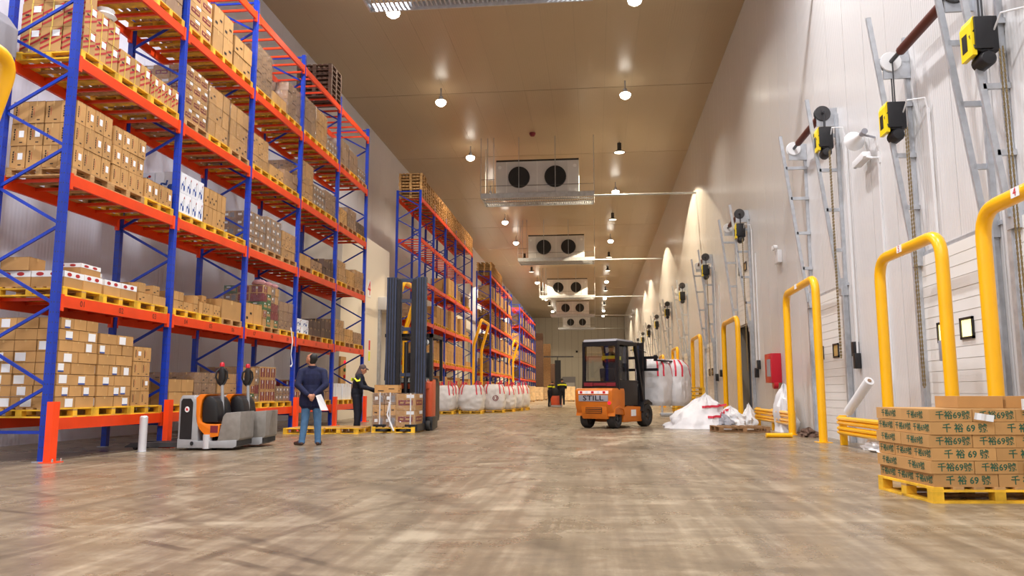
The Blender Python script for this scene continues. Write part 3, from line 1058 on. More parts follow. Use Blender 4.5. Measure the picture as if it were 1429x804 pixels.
def load(x, y, z, style, nx, ny, nz, h, wy=.92, wx=1.06, mode='things', stack='', group='', brick=False, rows=None, sparse=0.0, labels=0.0, parent=None, film=False, jit=.008):
    """cartons on a pallet whose centre is (x, y) and deck height z; only cartons that show are built"""
    st = style.partition(':')[0]
    dy, dx = wy / ny, wx / nx
    for k in range(nz):
        off = (dy * .5 if brick and k % 2 else 0)
        nyy = ny + (1 if brick and k % 2 else 0)
        dy = wy / nyy
        cells = []
        for i in range(nx):
            for j in range(nyy):
                hh = nz if rows is None else rows[min(j, len(rows) - 1)]
                if k >= hh:
                    continue
                top = k == hh - 1 and z < .9
                if i == nx - 1 or j == 0 or top or (rows and j > 0 and k >= rows[min(j - 1, len(rows) - 1)]):
                    cells.append((i, j))
        for (i, j) in cells:
            if sparse and random.random() < sparse and k == nz - 1:
                continue
            s2 = style
            if st in ('glyph', 'flat') and random.random() < .5:
                s2 = st + ':w'
            if st == 'mixed':
                s2 = random.choice(['red', 'green', 'plain', 'maroon', 'grey', 'plain'])
            if st in ('plain', 'dull') and random.random() < .4:
                s2 = st + ':p'
            y0 = y - wy / 2 + dy * (j + .5)
            w_y = dy - .008
            if brick and k % 2:
                # running bond: shift half a carton, end cartons turned
                y0 += 0
            me = carton_mesh('plain' if s2 == 'label' else s2, dx - .008, w_y, h - .006)
            lo = (x - wx / 2 + dx * (i + .5) + random.uniform(-jit, jit), y0 + random.uniform(-jit, jit), z + k * h)
            rz = random.uniform(-.02, .02)
            if mode == 'things':
                nm, ds = CATN.get(st, ('carton', 'brown carton'))
                face = f'{ORD[j]} along' if i == nx - 1 else f'{ORD[nx - 1 - i]} back' + (f', {ORD[j]} along' if j else '')
                o = tag(link(nm, me, None, lo, rz), f'{ds}, {ORD[k]} layer, {face}, {stack}', 'carton', group)
            else:
                o = link('carton', me, parent, (lo[0] - parent.location.x, lo[1] - parent.location.y, lo[2] - parent.location.z), rz)
            if labels and mode == 'things':
                if i == nx - 1 and random.random() < labels:
                    stick_label(o, 'x', dx - .008, w_y, h - .006, random.choice([LABELM, LABELM, LABELW]), random.choice([.3, .5, .7]), random.choice([.45, .55]))
                elif j == 0 and random.random() < labels:
                    stick_label(o, 'y', dx - .008, w_y, h - .006, LABELW, random.choice([.3, .5, .7]), .5)
    if film and parent is not None:
        H = nz * h
        f = MB()
        a, b = wx / 2 + .012, wy / 2 + .012
        zz = [0, H * .25, H * .5, H * .75, H + .01]
        rng = random.Random(int(x * 100 + y * 10 + z))
        rings = []
        for q in zz:
            rings.append([Vector((sx * (a + rng.uniform(0, .01)), sy * (b + rng.uniform(0, .01)), q)) for sx, sy in ((1, -1), (1, 0), (1, 1), (0, 1), (-1, 1), (-1, 0), (-1, -1), (0, -1))])
        f.rings(rings, 0, False)
        f.obj('stretch_film', [FILM], parent, (x - parent.location.x, y - parent.location.y, z - parent.location.z))


# ================================================================== racks
LV = [.62, 2.42, 4.27, 6.14, 8.02, 9.92]     # beam tops
XBK = XF - 1.08


def rack(y0, nb, bay, label, levels=LV, top=10.25, fine=True, numbers=False):
    rk = thing('pallet_rack', label, 'rack', (XF, y0, 0), 0, 'blue and orange pallet racks along the aisle')
    post = MB()
    post.box(-.05, .05, -.05, .05, .01, top)
    if fine:
        for i in range(int((top - .2) / .15)):
            for s in (-.02, .02):
                z = .2 + i * .15
                post.quad([(.0505, s - .007, z), (.0505, s + .007, z), (.0505, s + .007, z + .02), (.0505, s - .007, z + .02)], 1)
                post.quad([(s - .007, -.0505, z), (s + .007, -.0505, z), (s + .007, -.0505, z + .02), (s - .007, -.0505, z + .02)], 1)
    pm = post.mesh('upright', [BLUE, DSTEEL])
    fm = MB().box(-.10, .10, -.09, .09, 0, .012).mesh('base_plate', [GALV])
    D = XF - XBK
    braces = [MB().bar((0, 0, 0), (-D, 0, .6), .03, .045).mesh('brace', [BLUE]), MB().bar((-D, 0, 0), (0, 0, .6), .03, .045).mesh('brace', [BLUE])]
    hb = MB().bar((0, 0, 0), (-D, 0, 0), .03, .045).mesh('brace', [BLUE])
    for k in range(nb + 1):
        y = k * bay
        for x in (0, -D):
            p = link('upright', pm, rk, (x, y, 0))
            link('base_plate', fm, p)
        link('brace', hb, rk, (0, y, .42))
        z = .48
        i = 1
        while z + .6 < top:
            link('brace', braces[i % 2], rk, (0, y, z))
            z += .6
            i += 1
        link('brace', hb, rk, (0, y, top - .05))
    L = bay - .1
    bm_ = MB().box(-.025, .025, .05, .05 + L, -.17, 0, 0)
    bmesh_f = bm_.mesh('beam', [ORANGE])
    cn = MB().box(-.03, .032, .051, .115, -.23, .02, 0).mesh('beam_connector', [ORANGE])
    if not fine:
        bmesh_f = MB().box(-.025, .025, .05, .05 + L, -.17, 0, 0).box(-.03, .032, .051, .115, -.23, .02, 0).box(-.03, .032, bay - .115, bay - .051, -.23, .02, 0).mesh('beam', [ORANGE])
    sb = MB().box(-D + .03, -.03, -.025, .025, -.055, -.008).mesh('support_bar', [ORANGE])
    num = 1
    for k in range(nb):
        for li, z in enumerate(levels):
            for x in (.06, -D - .06):
                if x > 0:
                    x = .03
                else:
                    x = -D + .0
                b = link('beam', bmesh_f, rk, (x, k * bay, z))
                if fine:
                    link('beam_connector', cn, b)
                    link('beam_connector', cn, b, (0, bay - .166, 0))
                if numbers and x > 0 and li == 1:
                    for j in range(3):
                        letter(f'{num:02d}', INK, b, (.027, .05 + L * (j + .5) / 3, -.085), .13, '+x', 'location_number')
                        num += 1
            if li:
                for q in ((.25, .75, 1.25, 1.75, 2.25, 2.75) if fine else (.3, .9, 1.5, 2.1, 2.7)):
                    link('support_bar', sb, rk, (0, k * bay + q * bay / 3.0, z))
    return rk


BAY = 3.05
Y1 = 10.55
rack(Y1, 5, BAY, 'nearest blue and orange pallet rack, five bays of cartons beside the pallet trucks', numbers=True)
rack(34.2, 5, 3.02, 'second blue and orange rack standing behind the reach truck mast', fine=False)
rack(58.4, 5, 2.95, 'third rack, topped with pallet stacks, behind the white big bags', fine=False)
rack(81.4, 7, 3.05, 'farthest rack with an empty top level near the end wall', fine=False)

# orange column protectors in front of the nearest rack
pr = MB()
pr.prism([(-.02, -.07), (.08, -.07), (.08, .07), (-.02, .07), (-.02, .055), (.065, .055), (.065, -.055), (-.02, -.055)], 0, .86, 0, 'z')
prm = pr.mesh('guard_channel', [REDOR])
prf = MB().box(-.05, .16, -.12, .12, 0, .012).mesh('foot_plate', [REDOR])
bolt = MB().lathe([(.002, 0), (.014, 0), (.014, .05), (.002, .05)], n=8).mesh('anchor_bolt', [STEEL])
for k in range(6):
    t = thing('post_protector', f'orange-red steel protector at the foot of the {ORD[k]} front upright, nearest rack', 'protector', (XF + .12, Y1 + k * BAY - .06, 0), 0, 'column protectors of the nearest rack')
    link('guard_channel', prm, t)
    f = link('foot_plate', prf, t)
    link('anchor_bolt', bolt, f, (.14, .09, .01))
    link('anchor_bolt', bolt, f, (.14, -.09, .01))

XC = (XF + XBK) / 2 + .03      # pallet centre across the rack
# (bay, slot, level): style, nx, ny, nz, carton height, options
NEAR = [
    (0, 0, 0, 'label', 3, 2, 8, .168, dict(labels=.6, brick=True)), (0, 1, 0, 'label', 3, 2, 7, .168, dict(labels=.6, brick=True)),
    (0, 2, 0, 'glyph', 3, 2, 4, .255, dict(wy=.52)),
    (1, 0, 0, 'plain', 3, 2, 2, .24, {}),
    (0, 0, 1, 'flat', 2, 2, 1, .25, {}), (0, 1, 1, 'flat', 3, 2, 1, .25, {}), (0, 2, 1, 'plain', 3, 4, 2, .17, dict(rows=[2, 1, 2, 1])),
    (1, 0, 1, 'plain', 3, 5, 2, .17, dict(rows=[2, 2, 1, 1, 2])), (1, 1, 1, 'plain', 3, 6, 1, .24, {}), (1, 2, 1, 'plain', 2, 1, 1, .42, {}),
    (0, 0, 2, 'glyph', 4, 4, 3, .355, {}), (0, 1, 2, 'glyph', 3, 4, 3, .33, {}), (0, 2, 2, 'glyph', 3, 4, 1, .36, {}),
    (1, 0, 2, 'white', 2, 4, 2, .40, {}), (1, 1, 2, 'plain', 3, 5, 2, .38, {}),
    (0, 0, 3, 'striped', 3, 3, 3, .41, dict(rows=[3, 2, 2])), (0, 1, 3, 'striped', 3, 3, 1, .46, {}), (0, 2, 3, 'striped', 3, 4, 1, .42, {}),
]
PLACES = {(0, 0, 0): 'big labelled bottom-shelf stack', (0, 1, 0): 'second labelled bottom-shelf stack', (0, 2, 0): 'narrow bottom-shelf stack',
          (1, 0, 0): 'bottom shelf, fourth pallet', (0, 0, 1): 'second shelf, first pallet', (0, 1, 1): 'second shelf, next pallet', (0, 2, 1): 'second shelf, third pallet',
          (1, 0, 1): 'second shelf, fourth pallet', (1, 1, 1): 'second shelf, fifth pallet', (1, 2, 1): 'second shelf, sixth pallet', (0, 0, 2): 'third shelf, first pallet',
          (0, 1, 2): 'third shelf, next pallet', (0, 2, 2): 'third shelf, third pallet', (1, 0, 2): 'third shelf, fourth pallet', (1, 1, 2): 'third shelf, fifth pallet',
          (0, 0, 3): 'fourth shelf, first pallet', (0, 1, 3): 'fourth shelf, next pallet', (0, 2, 3): 'fourth shelf, third pallet'}
FAR = [
    (1, 1, 0, 'dull', 3, 3, 3, .21, 1), (1, 2, 0, 'plain', 3, 3, 3, .21, 1),
    (2, 0, 0, 'mixed', 3, 4, 4, .20, 1), (2, 1, 0, 'maroon', 3, 3, 3, .28, 1), (2, 2, 0, 'grey', 3, 4, 2, .19, 1),
    (3, 0, 0, 'maroon', 3, 3, 2, .28, 0), (3, 1, 0, 'plain', 3, 3, 2, .28, 0), (3, 2, 0, 'dull', 3, 3, 2, .25, 0),
    (4, 0, 0, 'blank', 2, 3, 1, .5, 0), (4, 1, 0, 'blank', 2, 3, 1, .5, 0), (4, 2, 0, 'dull', 2, 3, 2, .25, 0),
    (2, 0, 1, 'plain', 2, 2, 1, .48, 0), (2, 1, 1, 'mixed', 3, 4, 5, .20, 1), (2, 2, 1, 'dull', 3, 3, 3, .24, 1),
    (3, 0, 1, 'white', 2, 2, 2, .2, 0), (3, 1, 1, 'dark', 2, 3, 2, .23, 0), (3, 2, 1, 'dark', 3, 3, 2, .28, 0),
    (4, 0, 1, 'plain', 3, 4, 3, .22, 1), (4, 1, 1, 'plain', 3, 4, 2, .22, 0), (4, 2, 1, 'dull', 3, 4, 2, .2, 0),
    (2, 0, 2, 'grey', 3, 3, 4, .19, 1), (2, 1, 2, 'grey', 3, 3, 4, .21, 1), (2, 2, 2, 'plain', 3, 4, 3, .23, 1),
    (3, 0, 2, 'plain', 2, 2, 1, .33, 0), (3, 1, 2, 'dull', 3, 3, 1, .3, 0), (3, 2, 2, 'dark', 3, 4, 2, .24, 0),
    (4, 0, 2, 'plain', 3, 4, 3, .22, 1), (4, 1, 2, 'plain', 3, 4, 2, .25, 0), (4, 2, 2, 'plain', 3, 4, 3, .21, 1),
    (1, 0, 3, 'print', 3, 3, 4, .28, 1), (1, 1, 3, 'plain', 3, 3, 3, .36, 1), (1, 2, 3, 'plain', 3, 3, 3, .35, 1),
    (2, 0, 3, 'plain', 3, 3, 3, .26, 1), (2, 1, 3, 'plain', 3, 3, 1, .3, 0), (2, 2, 3, 'dull', 3, 3, 2, .22, 0),
    (3, 0, 3, 'plain', 3, 3, 5, .21, 1), (3, 1, 3, 'grey', 3, 4, 3, .2, 1), (3, 2, 3, 'dull', 3, 4, 4, .17, 1),
    (4, 0, 3, 'plain', 3, 4, 2, .24, 0), (4, 1, 3, 'dull', 3, 4, 3, .22, 1), (4, 2, 3, 'dark', 3, 4, 2, .2, 0),
    (0, 1, 4, 'plain', 3, 3, 3, .3, 0), (0, 2, 4, 'dull', 3, 3, 3, .3, 0),
    (1, 0, 4, 'print', 3, 2, 3, .3, 0), (1, 1, 4, 'plain', 2, 2, 2, .5, 0), (1, 2, 4, 'plain', 2, 2, 2, .38, 0),
    (2, 0, 4, 'dull:p', 3, 3, 5, .22, 1), (2, 1, 4, 'plain', 3, 3, 1, .3, 0), (2, 2, 4, 'dull', 3, 3, 4, .23, 1),
    (3, 0, 4, 'dull', 3, 3, 5, .2, 1), (3, 1, 4, 'plain', 3, 4, 5, .2, 1), (3, 2, 4, 'grey', 3, 4, 2, .2, 1),
    (4, 0, 4, 'dull', 3, 4, 4, .2, 1), (4, 1, 4, 'dull', 3, 4, 4, .18, 1), (4, 2, 4, 'grey', 3, 4, 2, .2, 1),
]
SHELF = ['bottom', 'second', 'third', 'fourth', 'fifth', 'top']


def slot(b, s):
    return Y1 + b * BAY + .10 + .475 + s * .95 + .0


for (b, s, l, st, nx, ny, nz, h, op) in NEAR:
    z = LV[l]
    y = slot(b, s)
    pc = 'wood' if (b, s, l) in ((0, 0, 2), (0, 1, 2), (1, 2, 1)) else 'yellow'
    if b == 0 and l == 0:
        y += 0
    put_pallet(pc, (XC, y, z), f'{PALNAMES[pc]}, nearest rack, {SHELF[l]} shelf, {ORD[s]} in the {ORD[b]} bay', 'pallets in the nearest rack')
    o = dict(op)
    wy = o.pop('wy', .90)
    yl = y - (.90 - wy) / 2
    load(XC, yl, z + .144, st, nx, ny, nz, h, wy=wy, stack=PLACES[(b, s, l)], group=f'cartons of the {PLACES[(b, s, l)]}', **o)
# boxes laid on the low loads of the second shelf
ex = [(0, 0, XC - .25, -.32, .25, 'plain', .45, .36, .2, 'small carton on the flat cartons left of the first upright'), (0, 0, XC + .28, .2, .25, 'flat', .42, .52, .17, 'flat carton lying on the first second-shelf load'),
      (0, 1, XC - .1, -.1, .25, 'flat:w', .4, .42, .17, 'white-fronted carton lying on the next second-shelf load'), (1, 1, XC + .1, .25, .24, 'plain:p', .3, .2, .2, 'small carton on top beside the tall posts, second shelf')]
for (b, s, x, dy, dz, st, dx, dyy, h, lb) in ex:
    tag(link('carton', carton_mesh(st, dx, dyy, h), None, (x, slot(b, s) + dy, LV[1] + .144 + dz), random.uniform(-.1, .1)), lb, 'carton', 'loose cartons on the second shelf')
# white-and-blue cartons behind the single tan row on the third shelf
for k in range(2):
    for i in range(2):
        tag(link('white_carton', carton_mesh('white', .34, .44, .36), None, (XC - .30, slot(0, 2) - .22 + i * .45, LV[2] + .144 + .36 + k * .36 - .0), random.uniform(-.03, .03)),
            f'white carton with blue swirls, {ORD[k]} layer, {ORD[i]} from the near end, behind the tan row', 'carton', 'white cartons behind the tan row')
    for i in range(2):
        if k == 0:
            tag(link('white_carton', carton_mesh('white', .34, .44, .36), None, (XC - .30, slot(0, 2) - .22 + i * .45, LV[2] + .144), 0), f'white carton with blue swirls at the base, {ORD[i]}, behind the tan row', 'carton', 'white cartons behind the tan row')

DESC = {'dull': 'dull brown', 'plain': 'light brown', 'mixed': 'mixed-colour', 'maroon': 'maroon-printed', 'grey': 'grey-labelled', 'white': 'white and blue', 'blank': 'plain white', 'dark': 'dark brown', 'print': 'red-banded'}
for (b, s, l, st, nx, ny, nz, h, film) in FAR:
    z, y = LV[l], slot(b, s)
    pc = 'wood' if random.random() < .3 else 'yellow'
    where = f'nearest rack, {SHELF[l]} shelf, {ORD[s]} in the {ORD[b]} bay'
    put_pallet(pc, (XC, y, z), f'{PALNAMES[pc]}, {where}', 'pallets in the nearest rack', full=(b < 3 and l < 4))
    t = thing('wrapped_load' if film else 'carton_load', f'{"film-wrapped" if film else "low"} load of {DESC[st.partition(":")[0]]} cartons, {where}', 'load', (XC, y, z + .144), 0, 'loads in the nearest rack')
    load(XC, y, z + .144, st, nx, ny, nz, h, wy=.88, wx=1.02, mode='parts', parent=t, film=bool(film))
    if (b, s, l) == (2, 1, 1):
        for q in range(5):
            g = MB().lathe([(.01, 0), (.14, .01), (.17, .06), (.12, .12), (.01, .13)], n=10)
            g.obj('pink_bag', [PINKB], t, (.35 - .1 * (q % 2), -.36 + q * .18, nz * h), smooth=True)
    if (b, s, l) == (2, 2, 1):
        MB().tube([(.53, .3, .1), (.58, .32, -.25), (.56, .30, -.6), (.60, .31, -.85), (.57, .28, -.92)], [.012, .016, .01, .012, .028], 6).obj('loose_film_tail', [PLASTW], t, smooth=True)
# empty slots still hold a pallet
put_pallet('yellow', (XC, slot(1, 2), LV[2]), 'empty yellow-edged pallet, nearest rack, third shelf, third in the second bay', 'pallets in the nearest rack')
put_pallet('yellow', (XC, slot(0, 0), LV[4]), 'yellow-edged pallet, nearest rack, fifth shelf, first in the first bay', 'pallets in the nearest rack')
for k in range(7):
    put_pallet('dark', (XC, slot(3, 2) + .1 + random.uniform(-.02, .02), LV[5] + k * .146), f'dark wooden pallet, {ORD[k]} from the bottom of the stack on top of the nearest rack', 'dark pallet stack on the nearest rack', full=False)
# crumpled film knot on the striped cartons
kn = MB().lathe([(.01, 0), (.14, .01), (.19, .07), (.11, .13), (.15, .18), (.01, .22)], n=9)
o = kn.obj('film_bundle', [PLASTW], None, (XC + .40, slot(0, 0) + .22, LV[3] + .144 + .82), smooth=True)
tag(o, 'crumpled bundle of clear film on the striped cartons', 'film')


# ------------------------------------------------------------------ loads of the farther racks
def cartons_joined(nx, ny, nz, h, mi, wy=.88, wx=1.0):
    m = MB()
    dy, dx = wy / ny, wx / nx
    for k in range(nz):
        for i in range(nx):
            for j in range(ny):
                if i == nx - 1 or j == 0 or k == nz - 1:
                    x, y = -wx / 2 + dx * i + random.uniform(0, .012), -wy / 2 + dy * j + random.uniform(0, .012)
                    m.box(x, x + dx - .014, y, y + dy - .014, k * h, k * h + h - .008, mi)
    return m.mesh('carton_load', CM)


JL = [cartons_joined(3, 3, 3, .3, iCARD), cartons_joined(3, 4, 5, .21, iCARD), cartons_joined(2, 3, 2, .3, iCARD2), cartons_joined(3, 3, 4, .25, iCARD2), cartons_joined(3, 3, 1, .3, iCARD), cartons_joined(3, 4, 4, .26, iDARK)]
JD = ['three layers of large light cartons', 'five layers of small light cartons', 'two layers of dull cartons', 'four layers of dull cartons', 'one layer of light cartons', 'four layers of dark cartons']


PJ = MB()           # far pallets past the limit of individuals


def join_pallet(x, y, z):
    for i in range(4):
        q = x - .5 + i / 3
        PJ.box(q - .1, q + .1, y - PY / 2, y + PY / 2, z + .115, z + .144, 0)
    for dy in (-.43, 0, .43):
        for dx in (-.5, 0, .5):
            PJ.box(x + dx - .05, x + dx + .05, y + dy - .05, y + dy + .05, z + .02, z + .115, 0)
        PJ.box(x - .55, x + .55, y + dy - .05, y + dy + .05, z, z + .02, 0)


def fill(y0, nb, bay, nick, table, stacks, n_levels):
    for (b, l), kinds in table.items():
        for s, kd in enumerate(kinds):
            if kd is None:
                continue
            y = y0 + b * bay + .58 + s * (bay - .18) / 3
            where = f'{nick}, {SHELF[l]} shelf, {ORD[s]} in the {ORD[b]} bay'
            if kd >= 10:
                for k in range(kd - 10):
                    if nick != 'second rack':
                        join_pallet(XC + random.uniform(-.02, .02), y + random.uniform(-.02, .02), LV[l] + k * .146)
                        continue
                    put_pallet('wood', (XC + random.uniform(-.02, .02), y + random.uniform(-.02, .02), LV[l] + k * .146), f'bare wooden pallet, {ORD[k]} up, {where}', f'empty pallets stacked in the {nick}', full=False)
                continue
            if nick == 'farthest rack':
                join_pallet(XC, y, LV[l])
            else:
                put_pallet('yellow', (XC, y, LV[l]), f'{PALNAMES["yellow"]}, {where}', f'pallets in the {nick}', full=False)
            o = link('carton_load', JL[kd], None, (XC, y, LV[l] + .144))
            tag(o, f'{JD[kd]}, {where}', 'load', f'loads in the {nick}')


fill(34.2, 5, 3.02, 'second rack', {
    (0, 5): [18, 17, 17], (1, 5): [17, 17, 17], (2, 5): [17, 17, 17], (3, 5): [17, 17, 17], (4, 5): [17, 17, 17],
    (0, 2): [2, 4, None], (1, 2): [4, 0, 0], (2, 2): [3, None, 1], (3, 2): [0, None, 0], (4, 2): [3, 4, None],
    (2, 3): [None, 0, 0], (3, 3): [0, 2, None], (4, 3): [None, 2, None],
    (0, 1): [1, 4, 1], (1, 1): [1, 0, 1], (2, 1): [1, 1, 1], (3, 1): [1, 1, 1], (4, 1): [2, 4, 4],
    (0, 0): [1, 1, 0], (1, 0): [0, 0, 1], (2, 0): [1, 0, 0], (3, 0): [1, 1, 0], (4, 0): [0, 0, 1]}, None, 5)
fill(58.4, 5, 2.95, 'third rack', {
    (0, 5): [17, 17, 16], (1, 5): [16, 16, 16], (2, 5): [16, None, None], (0, 4): [3, 5, 1], (1, 4): [0, 0, 1], (2, 4): [1, 0, 0], (3, 4): [0, 0, None], (4, 4): [1, 0, 0],
    (0, 3): [18, 17, None], (1, 3): [16, 16, None], (2, 3): [16, 16, 16], (3, 3): [5, 0, 0], (4, 3): [1, 5, 0],
    (0, 2): [18, 1, 3], (1, 2): [5, 5, 3], (2, 2): [0, 0, 1], (3, 2): [5, 1, 1], (4, 2): [3, 0, 0],
    (0, 1): [3, 0, 5], (1, 1): [5, 0, 0], (2, 1): [0, 1, 1], (3, 1): [3, 0, 0], (4, 1): [1, 1, 0],
    (0, 0): [1, 0, 0], (1, 0): [1, 1, 0], (2, 0): [0, 0, 0], (3, 0): [1, 1, 0], (4, 0): [0, 0, 0]}, None, 5)
fill(81.4, 7, 3.05, 'farthest rack', {(b, l): [random.choice([0, 1, 3, 5, None]) for _ in range(3)] for b in range(7) for l in (1, 2, 3, 4)}, None, 5)
tag(PJ.obj('pallets', [PALW]), 'many small bare pallets stacked in the third and farthest racks', 'pallets', kind='stuff')
# wooden stacks past the last rack
for i, (u, hh, c) in enumerate(((752, 9.0, 'dark'), (757, 8.0, 'wood'), (761, 5.4, 'dark'))):
    n = int(hh / .146)
    m = MB()
    for k in range(n):
        z = k * .146
        m.box(-.6, .6, -.5, .5, z + .11, z + .144, 0)
        for y in (-.45, 0, .45):
            m.box(-.6, .6, y - .05, y + .05, z, z + .11, 0)
    p = px_(u, 540, -7.6)
    o = m.obj('pallet_stack', [PALD if c == 'dark' else PALR], None, (-7.6 + .6 * i, min(p.y, 125) , 0))
    tag(o, ['dark brown tower of pallets past the farthest rack', 'yellowish tower of pallets past the farthest rack', 'lower dark tower of pallets nearest the end wall'][i], 'pallets', kind='stuff')


# ================================================================== evaporators under the ceiling
def evaporators():
    Y1e = pz(750, 273, 10.9).y
    W0 = 163 * Y1e / FPX * 1.0
    ys = [Y1e * 274 / d for d in (627, 274, 182, 130, 104, 86)]
    us = [700, 749.5, 779.5, 794.5, 801.5, 806.5]
    names = ['evaporator platform at the very top edge of the picture', 'nearest ceiling evaporator with two black fans in full view', 'second ceiling evaporator, smaller, behind the nearest one', 'third ceiling evaporator down the hall',
             'fourth ceiling evaporator down the hall', 'last ceiling evaporator before the end wall']
    z0 = 10.9
    hw = W0 / 2
    proto = None
    for k, (y, u) in enumerate(zip(ys, us)):
        x = py_(749.5, 273, Y1e).x
        if proto is not None:
            dup(proto, (x, y, z0), 0, names[k])
            continue
        t = thing('ceiling_evaporator', names[k], 'evaporator', (x, y, z0), 0, 'evaporators under the ceiling')
        bw = hw * .735
        c = MB().box(-bw, bw, .10, 1.25, .12, 1.85).obj('casing', [EVAPW], t, bevel=.02)
        rb = MB().box(-.03, .03, .075, .10, .14, 1.83).mesh('panel_rib', [PLASTW])
        for q in (-bw + .55, 0, bw - .55):
            link('panel_rib', rb, c, (q, 0, 0))
        for q in (-bw + .2, bw - .2):
            lg = MB().lathe([(.002, 0), (.09, 0), (.09, -.012), (.002, -.012)], (q, .10, 1.55), 14, 0, 'y').obj('round_badge', [WHITE], c)
            MB().box(q - .05, q + .04, .075, .088, 1.53, 1.58).obj('badge_mark', [SIGNR], lg)
        for q in (-.93, .93):
            fan = MB().lathe([(.50, -.10), (.55, -.10), (.56, .02), (.48, .03), (.46, .06), (.45, .10), (.05, .10), (.05, .08), (.44, .08)], (q, .08, 1.0), 28, 0, 'y').obj('fan_shroud', [FANB], t, smooth=True)
            b = MB()
            for a in range(5):
                t0 = a * 2 * math.pi / 5
                pts = []
                for (r, da) in ((.10, -.35), (.43, -.22), (.43, .42), (.10, .5)):
                    pts.append((q + r * math.cos(t0 + da), .07 if da < 0 else .12, 1.0 + r * math.sin(t0 + da)))
                b.quad(pts)
            b.lathe([(.01, -.04), (.11, -.03), (.12, .1), (.01, .1)], (q, .06, 1.0), 16, 0, 'y')
            b.obj('fan_blades', [FANB], fan)
            g = MB()
            for r in (.2, .36, .5):
                pts = [(q + r * math.cos(a), .0, 1.0 + r * math.sin(a)) for a in [i * math.pi / 12 for i in range(25)]]
                g.tube(pts, .008, 4, 0, False)
            g.bar((q - .5, .0, 1.0), (q + .5, .0, 1.0), .012, .012).bar((q, .0, .5), (q, .0, 1.5), .012, .012)
            g.lathe([(.01, -.01), (.07, -.01), (.07, .01), (.01, .01)], (q, .0, 1.0), 12, 0, 'y')
            g.obj('fan_guard', [DSTEEL], fan)
        pf = MB().box(-hw, hw, -.06, -.01, -.10, .16).box(-hw, hw, 1.75, 1.80, -.10, .12).box(-hw, -hw + .05, -.01, 1.75, -.10, .12).box(hw - .05, hw, -.01, 1.75, -.10, .12)
        po = pf.obj('platform_frame', [GALV], t)
        gr = MB()
        for i in range(int(2 * hw / .12)):
            a = -hw + .08 + i * .12
            gr.box(a, a + .05, 0, 1.75, -.02, .0)
        gr.box(-hw, hw, .55, .62, -.07, -.02).box(-hw, hw, 1.15, 1.22, -.07, -.02)
        tag(gr.obj('platform_grating', [GALV], t), kind='stuff')
        rail = MB().bar((-hw, -.03, .55), (hw, -.03, .55), .02, .02).bar((-hw, -.03, .9), (-bw - .05, -.03, .9), .02, .02)
        ro = rail.obj('guard_rail', [DSTEEL], t)
        rod = MB().tube([(0, 0, 0), (0, 0, ZC - z0)], .018, 6).mesh('hanger_rod', [GALV])
        for (a, b_) in ((-hw, -.03), (hw, -.03), (-hw, 1.77), (hw, 1.77), (-bw - .1, -.03), (-hw + .35, -.03), (-.93, -.03), (.93, -.03)):
            link('hanger_rod', rod, t, (a, b_, 0))
        sup = MB().bar((-bw, .25, 1.93), (bw, .25, 1.93), .08, .08).obj('top_channel', [BLACK], t)
        pp = MB().tube([(hw - .1, .3, .0), (XW - x, .3, .0)], .05, 10).obj('drain_pipe', [GALV], t, smooth=True)
        KIDS[t.name] = list(t.children)
        proto = t


evaporators()
t = thing('smoke_detector', 'small dark red detector on the ceiling', 'detector', pz(743, 187, ZC - .05))
MB().lathe([(.01, .05), (.16, .05), (.16, -.02), (.1, -.12), (.01, -.13)], n=16).obj('body', [MARO], t, smooth=True)

# ================================================================== cold-store portals between the racks and their guards
def portal(n, y0, y1, h, sign, d0, d1, dh):
    xf = -9.25
    d = MB().box(XL, xf, y0, d0, 0, h).box(XL, xf, d1, y1, 0, h).box(XL, xf, d0, d1, dh, h).box(XL, XL + .4, d0, d1, 0, dh).obj(f'wall_left_portal_{n}', [CREAM])
    tag(d, f'white panel block around the {["first", "second", "third"][n - 1]} cold-room door between the racks', kind='structure')
    f = tag(MB().box(xf - .6, xf - .5, d0, d1, 0, dh).obj(f'door_{19 + n}', [PLASTW]), f'cold-room door between the racks, {["first", "second", "third"][n - 1]} along', kind='structure')
    fr = MB().box(xf - .02, xf + .10, d0 - .25, d0, 0, dh + .3).mesh('door_frame', [GALV])
    link('door_frame', fr, f)
    link('door_frame', fr, f, (0, d1 - d0 + .25, 0))
    MB().box(xf - .02, xf + .35, d0 - .3, d1 + .3, dh, dh + .55).obj('rail_cover', [PLASTW], f, bevel=.02)
    if sign:
        p = px_(515, 403, xf)
        s = MB().box(xf, xf + .01, p.y - .24, p.y + .24, p.z - .36, p.z + .36).obj('door_number_plate', [WHITE], d)
        letter(sign, SIGNR, s, (xf + .012, p.y, p.z), .85, '+x', bold=.02)
        p = px_(515, 487, xf)
        s = MB().box(xf, xf + .01, p.y - .12, p.y + .12, p.z - .55, p.z + .4, 0).box(xf, xf + .012, p.y - .11, p.y + .11, p.z - .05, p.z + .35, 1).box(xf, xf + .012, p.y - .11, p.y + .11, p.z - .5, p.z - .1, 2).obj('notice_plate', [WHITE, SIGNR, HIVIS], d)
        p = px_(476, 517, xf)
        s = MB().box(xf, xf + .08, p.y - .3, p.y + .3, p.z - .7, p.z + .5).obj('control_panel', [CARD], d)
        for j, (m, dz) in enumerate(((TAILR, .3), (GREENP, .02), (SIGNR, -.22))):
            MB().lathe([(.002, .08), (.07, .08), (.06, .13), (.002, .14)], (xf, p.y + .1, p.z + dz), 12, 0, 'x').obj('indicator_lamp', [m], s, smooth=True)


portal(1, 27.4, 34.0, 7.3, '4', 32.6, 33.7, 4.5)
portal(2, 50.2, 58.0, 6.2, None, 52.0, 56.4, 5.4)
portal(3, 73.6, 81.0, 6.2, None, 75.2, 79.4, 5.4)


